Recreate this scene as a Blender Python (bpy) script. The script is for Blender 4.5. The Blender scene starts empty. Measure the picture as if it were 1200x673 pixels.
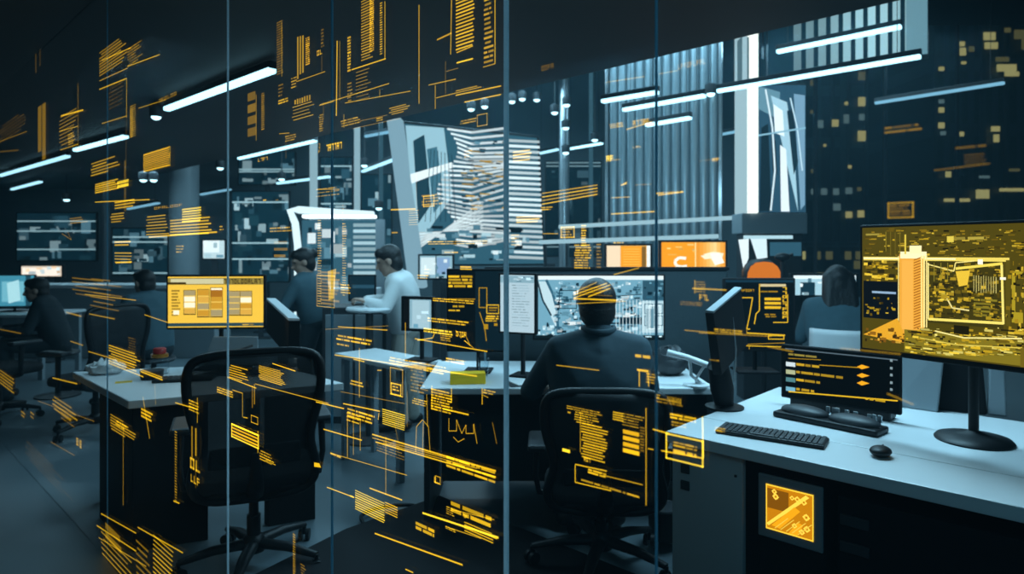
import bpy, bmesh, math, random
from mathutils import Vector, Matrix
S = bpy.context.scene
C = S.collection
PI = math.pi
F = 758.0          # focal length in pixels of a 1200 wide frame
HOR = 295.0        # row of the horizon
EYE = 1.45         # eye height
RW = Vector((.726, -.688, 0)).normalized()    # room axis running right and nearer
VW = Vector((.688, .726, 0)).normalized()     # room axis running right and away
RA = math.atan2(RW.y, RW.x)

def P(px, py, d): return Vector(((px-600)/F*d, d, EYE-(py-HOR)/F*d))
def G(px, py, z=0.0):
    d = (EYE-z)*F/(py-HOR); return P(px, py, d)
def lin(c):
    return tuple(((x/12.92) if x <= .04045 else ((x+.055)/1.055)**2.4) for x in c)
def mul(c, k): return tuple(x*k for x in c)
def rgb(h):
    h = h.lstrip('#'); return lin(tuple(int(h[i:i+2], 16)/255 for i in (0, 2, 4)))

# ---------------------------------------------------------------- materials
def principled(name, col, rough=.5, metal=0., noise=0., scale=8., bump=0., spec=.5):
    m = bpy.data.materials.new(name); m.use_nodes = True
    nt = m.node_tree; b = nt.nodes['Principled BSDF']
    b.inputs['Roughness'].default_value = rough; b.inputs['Metallic'].default_value = metal
    b.inputs['Specular IOR Level'].default_value = spec
    b.inputs['Base Color'].default_value = (*col, 1)
    if noise or bump:
        tc = nt.nodes.new('ShaderNodeTexCoord'); n = nt.nodes.new('ShaderNodeTexNoise')
        n.inputs['Scale'].default_value = scale; n.inputs['Detail'].default_value = 4
        nt.links.new(tc.outputs['Object'], n.inputs['Vector'])
        if noise:
            mx = nt.nodes.new('ShaderNodeMix'); mx.data_type = 'RGBA'
            mx.inputs['A'].default_value = (*[c*(1-noise) for c in col], 1)
            mx.inputs['B'].default_value = (*[min(1, c*(1+noise)) for c in col], 1)
            nt.links.new(n.outputs['Fac'], mx.inputs['Factor']); nt.links.new(mx.outputs['Result'], b.inputs['Base Color'])
        if bump:
            bp = nt.nodes.new('ShaderNodeBump'); bp.inputs['Strength'].default_value = bump; bp.inputs['Distance'].default_value = .01
            nt.links.new(n.outputs['Fac'], bp.inputs['Height']); nt.links.new(bp.outputs['Normal'], b.inputs['Normal'])
    return m
def emit(name, col, st):
    m = bpy.data.materials.new(name); m.use_nodes = True; nt = m.node_tree; nt.nodes.clear()
    o = nt.nodes.new('ShaderNodeOutputMaterial'); e = nt.nodes.new('ShaderNodeEmission')
    e.inputs[0].default_value = (*col, 1); e.inputs[1].default_value = st
    nt.links.new(e.outputs[0], o.inputs[0]); return m
def picture_mat(name, st, add=False):
    m = bpy.data.materials.new(name); m.use_nodes = True; nt = m.node_tree; nt.nodes.clear()
    o = nt.nodes.new('ShaderNodeOutputMaterial'); e = nt.nodes.new('ShaderNodeEmission')
    a = nt.nodes.new('ShaderNodeVertexColor'); a.layer_name = 'Col'
    nt.links.new(a.outputs[0], e.inputs[0]); e.inputs[1].default_value = st
    if add:
        t = nt.nodes.new('ShaderNodeBsdfTransparent'); s = nt.nodes.new('ShaderNodeAddShader')
        nt.links.new(t.outputs[0], s.inputs[0]); nt.links.new(e.outputs[0], s.inputs[1]); nt.links.new(s.outputs[0], o.inputs[0])
    else: nt.links.new(e.outputs[0], o.inputs[0])
    return m
def glass_mat(name, tint, refl):
    m = bpy.data.materials.new(name); m.use_nodes = True; nt = m.node_tree; nt.nodes.clear()
    o = nt.nodes.new('ShaderNodeOutputMaterial'); t = nt.nodes.new('ShaderNodeBsdfTransparent'); g = nt.nodes.new('ShaderNodeBsdfGlossy')
    t.inputs[0].default_value = (*tint, 1); g.inputs['Roughness'].default_value = .02
    lw = nt.nodes.new('ShaderNodeLayerWeight'); lw.inputs['Blend'].default_value = .5
    pw = nt.nodes.new('ShaderNodeMath'); pw.operation = 'POWER'; pw.inputs[1].default_value = 4
    nt.links.new(lw.outputs['Facing'], pw.inputs[0])
    fr = nt.nodes.new('ShaderNodeMath'); fr.operation = 'MULTIPLY_ADD'; fr.inputs[1].default_value = refl; fr.inputs[2].default_value = .015
    nt.links.new(pw.outputs[0], fr.inputs[0])
    mx = nt.nodes.new('ShaderNodeMixShader')
    nt.links.new(fr.outputs[0], mx.inputs[0]); nt.links.new(t.outputs[0], mx.inputs[1]); nt.links.new(g.outputs[0], mx.inputs[2])
    nt.links.new(mx.outputs[0], o.inputs[0]); return m
def edge_mat(name, col):
    m = bpy.data.materials.new(name); m.use_nodes = True; nt = m.node_tree; nt.nodes.clear()
    o = nt.nodes.new('ShaderNodeOutputMaterial'); t = nt.nodes.new('ShaderNodeBsdfTranslucent'); d = nt.nodes.new('ShaderNodeBsdfDiffuse')
    t.inputs[0].default_value = (*col, 1); d.inputs[0].default_value = (*col, 1); mx = nt.nodes.new('ShaderNodeMixShader'); mx.inputs[0].default_value = .5
    nt.links.new(t.outputs[0], mx.inputs[1]); nt.links.new(d.outputs[0], mx.inputs[2]); nt.links.new(mx.outputs[0], o.inputs[0]); return m
def veil_mat(name, col, alpha):
    m = bpy.data.materials.new(name); m.use_nodes = True; nt = m.node_tree; nt.nodes.clear()
    o = nt.nodes.new('ShaderNodeOutputMaterial'); t = nt.nodes.new('ShaderNodeBsdfTransparent'); d = nt.nodes.new('ShaderNodeBsdfPrincipled')
    d.inputs['Base Color'].default_value = (*col, 1); d.inputs['Roughness'].default_value = .6
    mx = nt.nodes.new('ShaderNodeMixShader'); mx.inputs[0].default_value = alpha
    nt.links.new(t.outputs[0], mx.inputs[1]); nt.links.new(d.outputs[0], mx.inputs[2]); nt.links.new(mx.outputs[0], o.inputs[0]); return m
def facade_mat(name, a, b, sx, sz):
    m = bpy.data.materials.new(name); m.use_nodes = True; nt = m.node_tree; bs = nt.nodes['Principled BSDF']
    tc = nt.nodes.new('ShaderNodeTexCoord'); sep = nt.nodes.new('ShaderNodeSeparateXYZ'); nt.links.new(tc.outputs['Object'], sep.inputs[0])
    outs = []
    for ax, s, th in (('X', sx, .25), ('Z', sz, .2)):
        mu = nt.nodes.new('ShaderNodeMath'); mu.operation = 'MULTIPLY'; mu.inputs[1].default_value = s; nt.links.new(sep.outputs[ax], mu.inputs[0])
        fr = nt.nodes.new('ShaderNodeMath'); fr.operation = 'FRACT'; nt.links.new(mu.outputs[0], fr.inputs[0])
        lt = nt.nodes.new('ShaderNodeMath'); lt.operation = 'LESS_THAN'; lt.inputs[1].default_value = th; nt.links.new(fr.outputs[0], lt.inputs[0]); outs.append(lt)
    mxm = nt.nodes.new('ShaderNodeMath'); mxm.operation = 'MAXIMUM'
    nt.links.new(outs[0].outputs[0], mxm.inputs[0]); nt.links.new(outs[1].outputs[0], mxm.inputs[1])
    mx = nt.nodes.new('ShaderNodeMix'); mx.data_type = 'RGBA'; mx.inputs['A'].default_value = (*a, 1); mx.inputs['B'].default_value = (*b, 1)
    nt.links.new(mxm.outputs[0], mx.inputs['Factor']); nt.links.new(mx.outputs['Result'], bs.inputs['Base Color'])
    bs.inputs['Roughness'].default_value = .4
    return m

M = dict(
 floor=principled('floor_vinyl', (.13, .175, .20), .32, noise=.12, scale=1.5),
 wall=principled('wall_paint', (.16, .22, .25), .6, noise=.2, scale=.6),
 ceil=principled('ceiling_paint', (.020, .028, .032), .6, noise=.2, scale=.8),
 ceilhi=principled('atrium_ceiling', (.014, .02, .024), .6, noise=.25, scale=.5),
 black=principled('black_plastic', (.008, .010, .012), .45, spec=.3),
 blackm=principled('matt_black', (.006, .007, .009), .75, spec=.2),
 blackg=principled('gloss_black', (.006, .007, .008), .2, spec=.4),
 char=principled('charcoal_plastic', (.03, .036, .042), .5),
 desk=principled('white_laminate', (.70, .74, .76), .38, noise=.03, scale=3),
 deskedge=principled('grey_edge', (.30, .36, .39), .45),
 greym=principled('grey_metal', (.25, .30, .33), .42, noise=.05),
 steel=principled('brushed_steel', (.52, .58, .62), .28, .8),
 rib=principled('ribbed_metal', (.30, .38, .42), .35, .5),
 part=principled('partition_fabric', (.028, .048, .058), .8, noise=.2, scale=60, bump=.1),
 white=principled('white_plastic', (.75, .78, .8), .4),
 paper=principled('paper', (.8, .82, .82), .8, noise=.05),
 mesh=veil_mat('chair_netting', (.012, .016, .02),   .72),
 fabric=principled('black_fabric', (.010, .013, .016), .85, noise=.3, scale=90, bump=.2),
 navy=principled('navy_shirt', (.028, .060, .080), .8, noise=.2, scale=40, bump=.1),
 dsuit=principled('dark_cloth', (.014, .026, .034), .85, noise=.2, scale=30),
 tealc=principled('teal_grey_cloth', (.05, .11, .14), .85, noise=.15, scale=30),
 wshirt=principled('white_shirt', (.78, .80, .80), .75, noise=.05, scale=20),
 beige=principled('beige_cotton', (.42, .42, .38), .85, noise=.1, scale=30),
 skin=principled('skin', (.45, .29, .22), .5, noise=.06, scale=20),
 lip=principled('lips', (.34, .14, .12), .5), eye=principled('eyes', (.02, .015, .012), .2),
 hair=principled('black_hair', (.008, .008, .009), .5, noise=.4, scale=70, bump=.4),
 red=principled('red_lid', (.45, .03, .03), .4), amber=principled('amber_jam', (.5, .2, .02), .3),
 yellow=principled('yellow_paper', (1.0, .62, .01), .7), wine=principled('yellow_plastic', (.95, .58, .02), .4),
 glass=glass_mat('clear_glass', (.965, .985, .99), .10),
 glassout=glass_mat('outer_glass', (.9, .96, .98), .08),
 gedge=edge_mat('glass_edge', (.85, .95, 1.0)), gfaint=edge_mat('glass_edge_faint', (.26, .50, .62)),
 pnl=principled('grey_panel', (.50, .56, .58), .5, noise=.04),
 jar=glass_mat('jar_glass', (.85, .9, .92), .6),
 lamp=emit('lamp_white', (.42, .84, 1.0), 2.6), lampdim=emit('lamp_dim', (.22, .52, .72), 1.0), lampmid=emit('lamp_mid', (.40, .80, 1.0), 1.7),
 spot=emit('spot_white', (.5, .88, 1.0), 3.0),
 winwarm=emit('window_warm', rgb('#c9bd7a'), .62), wincool=emit('window_cool', rgb('#8fb0b4'), .30), windim=emit('window_dim', rgb('#87804e'), .35),
 blueglow=emit('window_blue', rgb('#7fa8d8'), .6),
 orange=emit('orange_light', rgb('#ff9a1e'), 1.15),
 tower=facade_mat('tower_facade', (.018, .034, .042), (.05, .11, .135), .55, .27),
 towerb=facade_mat('tower_facade_dark', (.012, .024, .03), (.03, .06, .075), .8, .3),
 pic=picture_mat('screen_picture', 1.3), glow=picture_mat('glass_projection', 1.4, True),
)

# ---------------------------------------------------------------- mesh builder
class MB:
    def __init__(s): s.v = []; s.f = []; s.c = []
    def add(s, vs, fs, col=None):
        o = len(s.v); s.v += [tuple(v) for v in vs]
        for f in fs: s.f.append(tuple(i+o for i in f)); s.c.append(col)
        return s
    def box(s, c, d, rot=None, col=None):
        c = Vector(c); h = Vector(d)/2
        vs = [Vector((x*h.x, y*h.y, z*h.z)) for x in (-1, 1) for y in (-1, 1) for z in (-1, 1)]
        if rot is not None: vs = [rot @ v for v in vs]
        return s.add([v+c for v in vs], [(0, 1, 3, 2), (4, 6, 7, 5), (0, 4, 5, 1), (2, 3, 7, 6), (0, 2, 6, 4), (1, 5, 7, 3)], col)
    def span(s, a, b): return s.box([(a[i]+b[i])/2 for i in range(3)], [abs(b[i]-a[i]) for i in range(3)])
    def prism(s, poly, z0, z1):
        n = len(poly); ar = sum(poly[i][0]*poly[(i+1) % n][1]-poly[(i+1) % n][0]*poly[i][1] for i in range(n))
        if ar < 0: poly = poly[::-1]
        vs = [(p[0], p[1], z0) for p in poly]+[(p[0], p[1], z1) for p in poly]
        return s.add(vs, [tuple(range(n))[::-1], tuple(range(n, 2*n))]+[(i, (i+1) % n, n+(i+1) % n, n+i) for i in range(n)])
    def hexa(s, front, off):      # four corners and a thickness vector
        q = [Vector(p) for p in front]; o = Vector(off); vs = q+[p+o for p in q]
        return s.add(vs, [(0, 1, 2, 3), (7, 6, 5, 4), (0, 4, 5, 1), (1, 5, 6, 2), (2, 6, 7, 3), (3, 7, 4, 0)])
    def tube(s, pts, rad, n=10, closed=False, flat=1.0, up=(0, 0, 1)):
        pts = [Vector(p) for p in pts]; k = len(pts)
        if not isinstance(rad, (list, tuple)): rad = [rad]*k
        vs = []; fs = []; prev = None
        for i, p in enumerate(pts):
            a = pts[(i-1) % k] if (closed or i > 0) else p; b = pts[(i+1) % k] if (closed or i < k-1) else p
            t = (b-a).normalized()
            if prev is None:
                u = Vector(up)
                if abs(u.dot(t)) > .95: u = Vector((1, 0, 0))
                x = t.cross(u).normalized()
            else: x = (prev-t*prev.dot(t)).normalized()
            prev = x; y = t.cross(x)
            for j in range(n):
                w = 2*PI*j/n; vs.append(p+x*math.cos(w)*rad[i]+y*math.sin(w)*rad[i]*flat)
        for i in range(k if closed else k-1):
            for j in range(n):
                a = i*n+j; b = i*n+(j+1) % n; i2 = (i+1) % k; fs.append((a, b, i2*n+(j+1) % n, i2*n+j))
        if not closed: fs += [tuple(range(n))[::-1], tuple(range((k-1)*n, k*n))]
        return s.add(vs, fs)
    def lathe(s, prof, c=(0, 0, 0), n=28, sx=1., sy=1.):
        vs = []; fs = []; c = Vector(c); k = len(prof)
        for r, z in prof:
            for j in range(n): w = 2*PI*j/n; vs.append(c+Vector((r*sx*math.cos(w), r*sy*math.sin(w), z)))
        for i in range(k-1):
            for j in range(n): fs.append((i*n+j, i*n+(j+1) % n, (i+1)*n+(j+1) % n, (i+1)*n+j))
        fs += [tuple(range(n))[::-1], tuple(range((k-1)*n, k*n))]
        return s.add(vs, fs)
    def ell(s, c, r, rot=None, n=16, m=10):
        c = Vector(c); vs = []; fs = []
        def T(v):
            v = Vector((v[0]*r[0], v[1]*r[1], v[2]*r[2])); return c+(rot @ v if rot is not None else v)
        vs.append(T((0, 0, -1)))
        for i in range(1, m):
            a = -PI/2+PI*i/m
            for j in range(n): w = 2*PI*j/n; vs.append(T((math.cos(a)*math.cos(w), math.cos(a)*math.sin(w), math.sin(a))))
        vs.append(T((0, 0, 1)))
        for j in range(n): fs.append((0, 1+(j+1) % n, 1+j))
        for i in range(m-2):
            for j in range(n): a = 1+i*n; fs.append((a+j, a+(j+1) % n, a+n+(j+1) % n, a+n+j))
        a = 1+(m-2)*n; top = len(vs)-1
        for j in range(n): fs.append((a+j, a+(j+1) % n, top))
        return s.add(vs, fs)
    def cap(s, a, b, ra, rb, n=14):
        a = Vector(a); b = Vector(b); t = b-a; L = t.length
        if L < 1e-5: return s.ell(a, (ra, ra, ra))
        q = t.to_track_quat('Z', 'X').to_matrix(); prof = []
        for i in range(1, 5): w = -PI/2+PI/2*i/5; prof.append((ra*math.cos(w), ra*math.sin(w)))
        prof += [(ra, 0), (rb, L)]
        for i in range(1, 5): w = PI/2*i/5; prof.append((rb*math.cos(w), L+rb*math.sin(w)))
        vs = []; fs = []; k = len(prof)
        for r, z in prof:
            for j in range(n): w = 2*PI*j/n; vs.append(a+q @ Vector((r*math.cos(w), r*math.sin(w), z)))
        for i in range(k-1):
            for j in range(n): fs.append((i*n+j, i*n+(j+1) % n, (i+1)*n+(j+1) % n, (i+1)*n+j))
        fs += [tuple(range(n))[::-1], tuple(range((k-1)*n, k*n))]
        return s.add(vs, fs)
    def hull(s):       # closes the points added so far into one loose outer skin
        bm = bmesh.new(); vs = [bm.verts.new(v) for v in s.v]; r = bmesh.ops.convex_hull(bm, input=vs)
        kill = [g for g in r['geom_interior']+r['geom_unused'] if isinstance(g, bmesh.types.BMVert)]; bmesh.ops.delete(bm, geom=list(set(kill)), context='VERTS')
        bm.verts.index_update(); s.v = [tuple(v.co) for v in bm.verts]; s.f = [tuple(v.index for v in f.verts) for f in bm.faces]; s.c = [None]*len(s.f); bm.free(); return s
    def build(s, name, m, parent=None, bevel=0., smooth=None, world=False, label=None, remesh=0., subsurf=0, iters=4):
        vs = s.v
        if world and parent is not None: L = parent.location; vs = [(v[0]-L.x, v[1]-L.y, v[2]-L.z) for v in vs]
        me = bpy.data.meshes.new(name); me.from_pydata(vs, [], s.f); me.validate()
        if any(c is not None for c in s.c) and len(me.polygons) == len(s.c):
            ca = me.color_attributes.new('Col', 'FLOAT_COLOR', 'CORNER'); k = 0
            data = []
            for p, c in zip(me.polygons, s.c):
                data += [*(c or (0, 0, 0)), 1.0]*p.loop_total
            ca.data.foreach_set('color', data)
        o = bpy.data.objects.new(name, me); C.objects.link(o)
        if remesh:
            r = o.modifiers.new('r', 'REMESH'); r.mode = 'VOXEL'; r.voxel_size = remesh
            sm = o.modifiers.new('s', 'SMOOTH'); sm.iterations = iters; sm.factor = .5
            dg = bpy.context.evaluated_depsgraph_get(); new = bpy.data.meshes.new_from_object(o.evaluated_get(dg))
            o.modifiers.clear(); o.data = new; new.name = name; me = new; smooth = 180
        if bevel:
            b = o.modifiers.new('bevel', 'BEVEL'); b.width = bevel; b.segments = 2; b.limit_method = 'ANGLE'
        if subsurf:
            b = o.modifiers.new('sub', 'SUBSURF'); b.levels = subsurf; b.render_levels = subsurf
        if smooth:
            me.shade_smooth(); me.set_sharp_from_angle(angle=math.radians(smooth))
        if m is not None: me.materials.clear(); me.materials.append(m)
        if parent is not None: o.parent = parent
        if label: o['label'] = label
        return o

def tag(o, label, cat, group=None, kind=None):
    o['label'] = label; o['category'] = cat
    if group: o['group'] = group
    if kind: o['kind'] = kind
    return o
def thing(name, label, cat, loc=(0, 0, 0), rz=0., group=None):
    o = bpy.data.objects.new(name, None); C.objects.link(o); o.empty_display_size = .1
    o.location = loc; o.rotation_euler = (0, 0, rz)
    return tag(o, label, cat, group)
def copy_thing(r, loc, rz, label):
    c = r.copy(); C.objects.link(c); c.location = loc; c.rotation_euler = (0, 0, rz); c['label'] = label
    for ch in list(r.children):
        k = ch.copy(); C.objects.link(k); k.parent = c
        for g in ch.children:
            q = g.copy(); C.objects.link(q); q.parent = k
    return c
def struct(mb, name, m, **kw):
    o = mb.build(name, m, **kw); o['kind'] = 'structure'; return o

class Plane:     # a flat face of a real object: gives face coordinates (u, v) for a point seen in the photo
    def __init__(s, o, u, v=(0, 0, 1)):
        s.o = Vector(o); s.u = Vector(u).normalized(); s.v = Vector(v).normalized(); s.n = s.u.cross(s.v)
    def hit(s, px, py):
        e = Vector((0, 0, EYE)); r = Vector(((px-600)/F, 1, -(py-HOR)/F))
        t = (s.o-e).dot(s.n)/r.dot(s.n); p = e+r*t-s.o
        return p.dot(s.u), p.dot(s.v)

# ---------------------------------------------------------------- drawing on a face (u, v)
class Art:
    def __init__(s, plane, seed=1, toface=None):
        s.p = plane; s.mb = MB(); s.r = random.Random(seed); s.lay = 0; s.thin = 1.0; s.gain = 1.0
        s.face = toface or (lambda u, v, l: (u, -l, v)); s.clip = None
    def quad(s, pts, col):
        s.lay += 1; l = .0001+s.lay*2e-6; col = mul(col, s.gain)
        if s.clip:
            a, b, c, d = s.clip; pts = [(min(max(u, a), b), min(max(v, c), d)) for u, v in pts]
            us = [q[0] for q in pts]; vs = [q[1] for q in pts]
            if max(us)-min(us) < 1e-5 or max(vs)-min(vs) < 1e-5: return
        s.mb.add([s.face(u, v, l) for u, v in pts], [(0, 1, 2, 3)], col)
    def R(s, u0, v0, u1, v1, col): s.quad([(u0, v0), (u1, v0), (u1, v1), (u0, v1)], col)
    def rect(s, x0, y0, x1, y1, col):        # level rectangle between two seen corners
        a = s.p.hit(x0, y0); b = s.p.hit(x1, y0); c = s.p.hit(x0, y1)
        s.R(a[0], c[1], b[0], a[1], col)
    def free(s, pts, col): s.quad([s.p.hit(*q) for q in pts], col)
    def line(s, x0, y0, x1, y1, w, col):
        a = Vector(s.p.hit(x0, y0)); b = Vector(s.p.hit(x1, y1)); t = b-a
        if t.length < 1e-6: return
        sc = (Vector(s.p.hit(x0, y0+1))-a).length
        n = Vector((-t.y, t.x)).normalized()*w*sc*.5*s.thin
        s.quad([tuple(a-n), tuple(b-n), tuple(b+n), tuple(a+n)], col)
    def frame(s, x0, y0, x1, y1, w, col):
        a = s.p.hit(x0, y0); b = s.p.hit(x1, y0); c = s.p.hit(x0, y1); sc = abs(a[1]-s.p.hit(x0, y0+1)[1])*w
        u0, u1, v0, v1 = a[0], b[0], c[1], a[1]
        s.R(u0, v0, u1, v0+sc, col); s.R(u0, v1-sc, u1, v1, col); s.R(u0, v0, u0+sc, v1, col); s.R(u1-sc, v0, u1, v1, col)
    def rows(s, x0, y0, x1, y1, n, col, fill=.55, rag=.35, dash=True):   # n rows of dashes
        y0, y1 = min(y0, y1), max(y0, y1)
        a = s.p.hit(x0, y0); b = s.p.hit(x1, y0); c = s.p.hit(x0, y1); H = a[1]-c[1]; W = b[0]-a[0]; st = H/n
        if abs(st) < 1e-5: return
        for i in range(n):
            v1 = a[1]-i*st; v0 = v1-st*fill*s.thin; u = a[0]+(s.r.random()*rag*.3*W if s.r.random() < .3 else 0); end = b[0]-s.r.random()*rag*W
            if not dash: s.R(u, v0, end, v1, mul(col, s.r.uniform(.7, 1.1))); continue
            while u < end:
                l = st*s.r.uniform(.8, 5); l = min(l, end-u); k = s.r.uniform(.55, 1.15)
                s.R(u, v0, u+l, v1, tuple(x*k for x in col)); u += l+st*s.r.uniform(.25, .6)
    def glyphs(s, x0, y0, x1, y1, n, col, vert=False):    # a row of small strokes like marks of writing
        a = s.p.hit(x0, y0); b = s.p.hit(x1, y0); c = s.p.hit(x0, y1); H = a[1]-c[1]; W = b[0]-a[0]
        for i in range(n):
            if vert: u0, u1, v0, v1 = a[0], a[0]+W, c[1]+H*(i+.1)/n, c[1]+H*(i+.85)/n
            else: u0, u1, v0, v1 = a[0]+W*(i+.1)/n, a[0]+W*(i+.85)/n, c[1], a[1]
            wu = (u1-u0)*.3; wv = (v1-v0)*.22; k = s.r.randrange(5); m = (v0+v1)/2
            if k != 0: s.R(u0, v0, u0+wu, v1, col)
            if k != 1: s.R(u0, v1-wv, u1, v1, col)
            if k in (0, 2, 4): s.R(u1-wu, v0, u1, v1, col)
            if k in (1, 2): s.R(u0, v0, u1, v0+wv, col)
            if k in (3, 4): s.R(u0, m-wv/2, u1, m+wv/2, col)
    def vrows(s, x0, y0, x1, y1, n, col, fill=.5):       # upright bars
        a = s.p.hit(x0, y0); b = s.p.hit(x1, y0); c = s.p.hit(x0, y1); W = (b[0]-a[0])/n
        for i in range(n): s.R(a[0]+W*i, c[1]+s.r.random()*.2*(a[1]-c[1]), a[0]+W*(i+fill), a[1]-s.r.random()*.1*(a[1]-c[1]), mul(col, s.r.uniform(.6, 1.1)))
    def poly(s, pts, w, col):
        for q, r in zip(pts, pts[1:]): s.line(*q, *r, w, col)
    def confetti(s, x0, y0, x1, y1, n, wr, hr, cols, lo=.5, hi=1.1):
        for _ in range(n):
            x = s.r.uniform(x0, x1); y = s.r.uniform(y0, y1); w = s.r.uniform(*wr); h = s.r.uniform(*hr); c = s.r.choice(cols); k = s.r.uniform(lo, hi)
            s.rect(x, y, min(x+w, x1), min(y+h, y1), tuple(q*k for q in c))

# ---------------------------------------------------------------- the room
XL, XR, YB, YF, HC = -16.0, 11.5, 13.0, -2.0, 6.0
struct(MB().span((XL, YF, -.1), (XR, YB, 0)), 'floor', M['floor'])
E0 = Vector((0, 5.04, 0))
tb = (YB-5.04)/RW.y; tf = (YF-5.04)/RW.y
eb = E0+RW*tb; ef = E0+RW*tf
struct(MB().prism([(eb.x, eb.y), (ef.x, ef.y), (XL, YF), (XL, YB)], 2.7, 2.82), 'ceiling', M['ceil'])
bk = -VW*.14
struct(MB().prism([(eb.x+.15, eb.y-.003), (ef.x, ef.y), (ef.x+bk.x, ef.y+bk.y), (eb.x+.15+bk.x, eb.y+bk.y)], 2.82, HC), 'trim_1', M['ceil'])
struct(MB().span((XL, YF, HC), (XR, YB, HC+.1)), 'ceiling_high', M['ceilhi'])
struct(MB().span((XL-.15, YF, 0), (XL, YB, HC)), 'wall_left', M['wall'])
struct(MB().span((XR, YF, 0), (XR+.15, YB, HC)), 'wall_right', M['wall'])
struct(MB().span((XL, YF-.15, 0), (XR, YF, HC)), 'wall_front', M['ceil'])
WX = 4.7
struct(MB().span((XL, YB, 0), (WX, YB+.15, HC)), 'wall_back', M['wall'])
struct(MB().span((WX, YB, 0), (XR, YB+.15, .35)), 'wall_back_low', M['wall'])
struct(MB().span((WX, YB+.04, .35), (XR, YB+.06, HC)), 'window_1', M['glassout'])
for i, x in enumerate((4.75, 6.1, 7.5, 8.95, 10.4)):
    struct(MB().span((x-.03, YB-.02, .35), (x+.03, YB+.035, HC)), 'trim_%d' % (i+2), M['char'])

# ---------------------------------------------------------------- the glass partition in front of the desks
GP = Plane((-.0132, 1.25, 0), RW)
def gpt(u, v, l=0): return GP.o+GP.u*u+GP.v*v+GP.n*l
cuts = [GP.hit(x, 300)[0] for x in (125, 266, 388, 592, 768)]
bounds = [-6.2]+cuts+[1.35]
panes = []
for i in range(len(bounds)-1):
    a, b = bounds[i]+.004, bounds[i+1]-.004
    mb = MB(); q = [gpt(a, 0), gpt(b, 0), gpt(b, 2.7), gpt(a, 2.7)]
    mb.hexa(q, -GP.n*.006)
    panes.append(struct(mb, 'window_%d' % (i+2), M['glass']))
    panes[-1]['label'] = 'clear floor to ceiling glass pane of the partition, covered in yellow projected code'
for i, (u, w) in enumerate(zip(cuts, (.006, .008, .006, .0105, .003))):
    mb = MB(); mb.hexa([gpt(u-w/2, 0, -.001), gpt(u+w/2, 0, -.001), gpt(u+w/2, 2.7, -.001), gpt(u-w/2, 2.7, -.001)], -GP.n*.004)
    struct(mb, 'trim_%d' % (i+10), M['gedge' if i in (1, 3) else 'gfaint'])

# ---------------------------------------------------------------- linear lamps
def strip(px0, py0, px1, py1, z, label, m='lamp', w=.055, top=None, group=None):
    a = P(px0, py0, (z-EYE)*F/(HOR-py0)); b = P(px1, py1, (z-EYE)*F/(HOR-py1)); c = (a+b)/2; d = b-a; L = d.length; rz = math.atan2(d.y, d.x)
    t = thing('linear_pendant_lamp', label, 'lamp', c, rz, group or 'linear pendant lamps')
    MB().box((0, 0, .035), (L, w*.9, .05)).build('housing', M['char'], t, bevel=.004)
    MB().box((0, 0, 0), (L-.01, w, .035)).build('diffuser', M[m], t, bevel=.008)
    up = (top or (2.7 if (c-E0).dot(VW) < -.05 else HC))-z
    if up > .09:
        for s in (-1, 1): MB().tube([(s*L*.4, 0, .055), (s*L*.4, 0, up)], .003, 6).build('cable', M['char'], t)
    return t
strip(195, 128, 320, 82, 2.62, 'bright white linear lamp under the dark low ceiling, upper left, crossing the glass joint')
strip(88, 176, 148, 160, 2.62, 'shorter blurred white linear lamp, second from the left under the low ceiling')
strip(0, 206, 80, 183, 2.62, 'long blurred white linear lamp at the far left edge of the picture', 'lampmid')
strip(280, 186, 370, 165, 2.9, 'white linear lamp just under the ceiling edge, left of the slanted video wall')
strip(325, 215, 387, 207, 2.6, 'small white linear lamp above the bright display booth', 'lampmid')
strip(425, 201, 462, 187, 2.7, 'small white linear lamp close to the slanted white frame', 'lampmid')
strip(705, 119, 772, 108, 2.9, 'short white linear lamp highest in front of the ribbed metal screen')
strip(730, 129, 827, 112, 2.88, 'longer white linear lamp, middle of three in front of the ribbed metal screen')
strip(757, 147, 810, 138, 2.78, 'short white linear lamp lowest in front of the ribbed metal screen')
strip(840, 107, 1080, 66, 2.98, 'longest thin white linear lamp, crossing the glowing post of the totem', w=.05)
strip(910, 61, 1057, 31, 3.4, 'thick bright white linear lamp, highest at the upper right', w=.06)
strip(1025, 121, 1178, 97, 3.4, 'dim blue linear lamp at the far right in front of the night tower', 'lampdim')
strip(665, 175, 706, 168, 3.2, 'short white linear lamp right of the video wall, beside the ribbed screen')
strip(632, 180, 655, 175, 3.2, 'very short white linear lamp touching the right edge of the video wall', 'lampmid')
strip(843, 158, 870, 153, 3.2, 'faint short linear lamp between ribbed screen and totem post', 'lampdim')
strip(213, 232, 270, 222, 2.6, 'blurred dim linear lamp over the grey pillar at left', 'lampdim')
strip(14, 222, 48, 213, 2.6, 'small blurred linear lamp below the long lamp at the far left edge', 'lampmid')
strip(150, 245, 186, 238, 2.3, 'small blurred dim linear lamp just left of the grey pillar', 'lampdim')
strip(428, 160, 460, 154, 3.2, 'dim linear lamp high up left of the slanted frame', 'lampdim')

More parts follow.
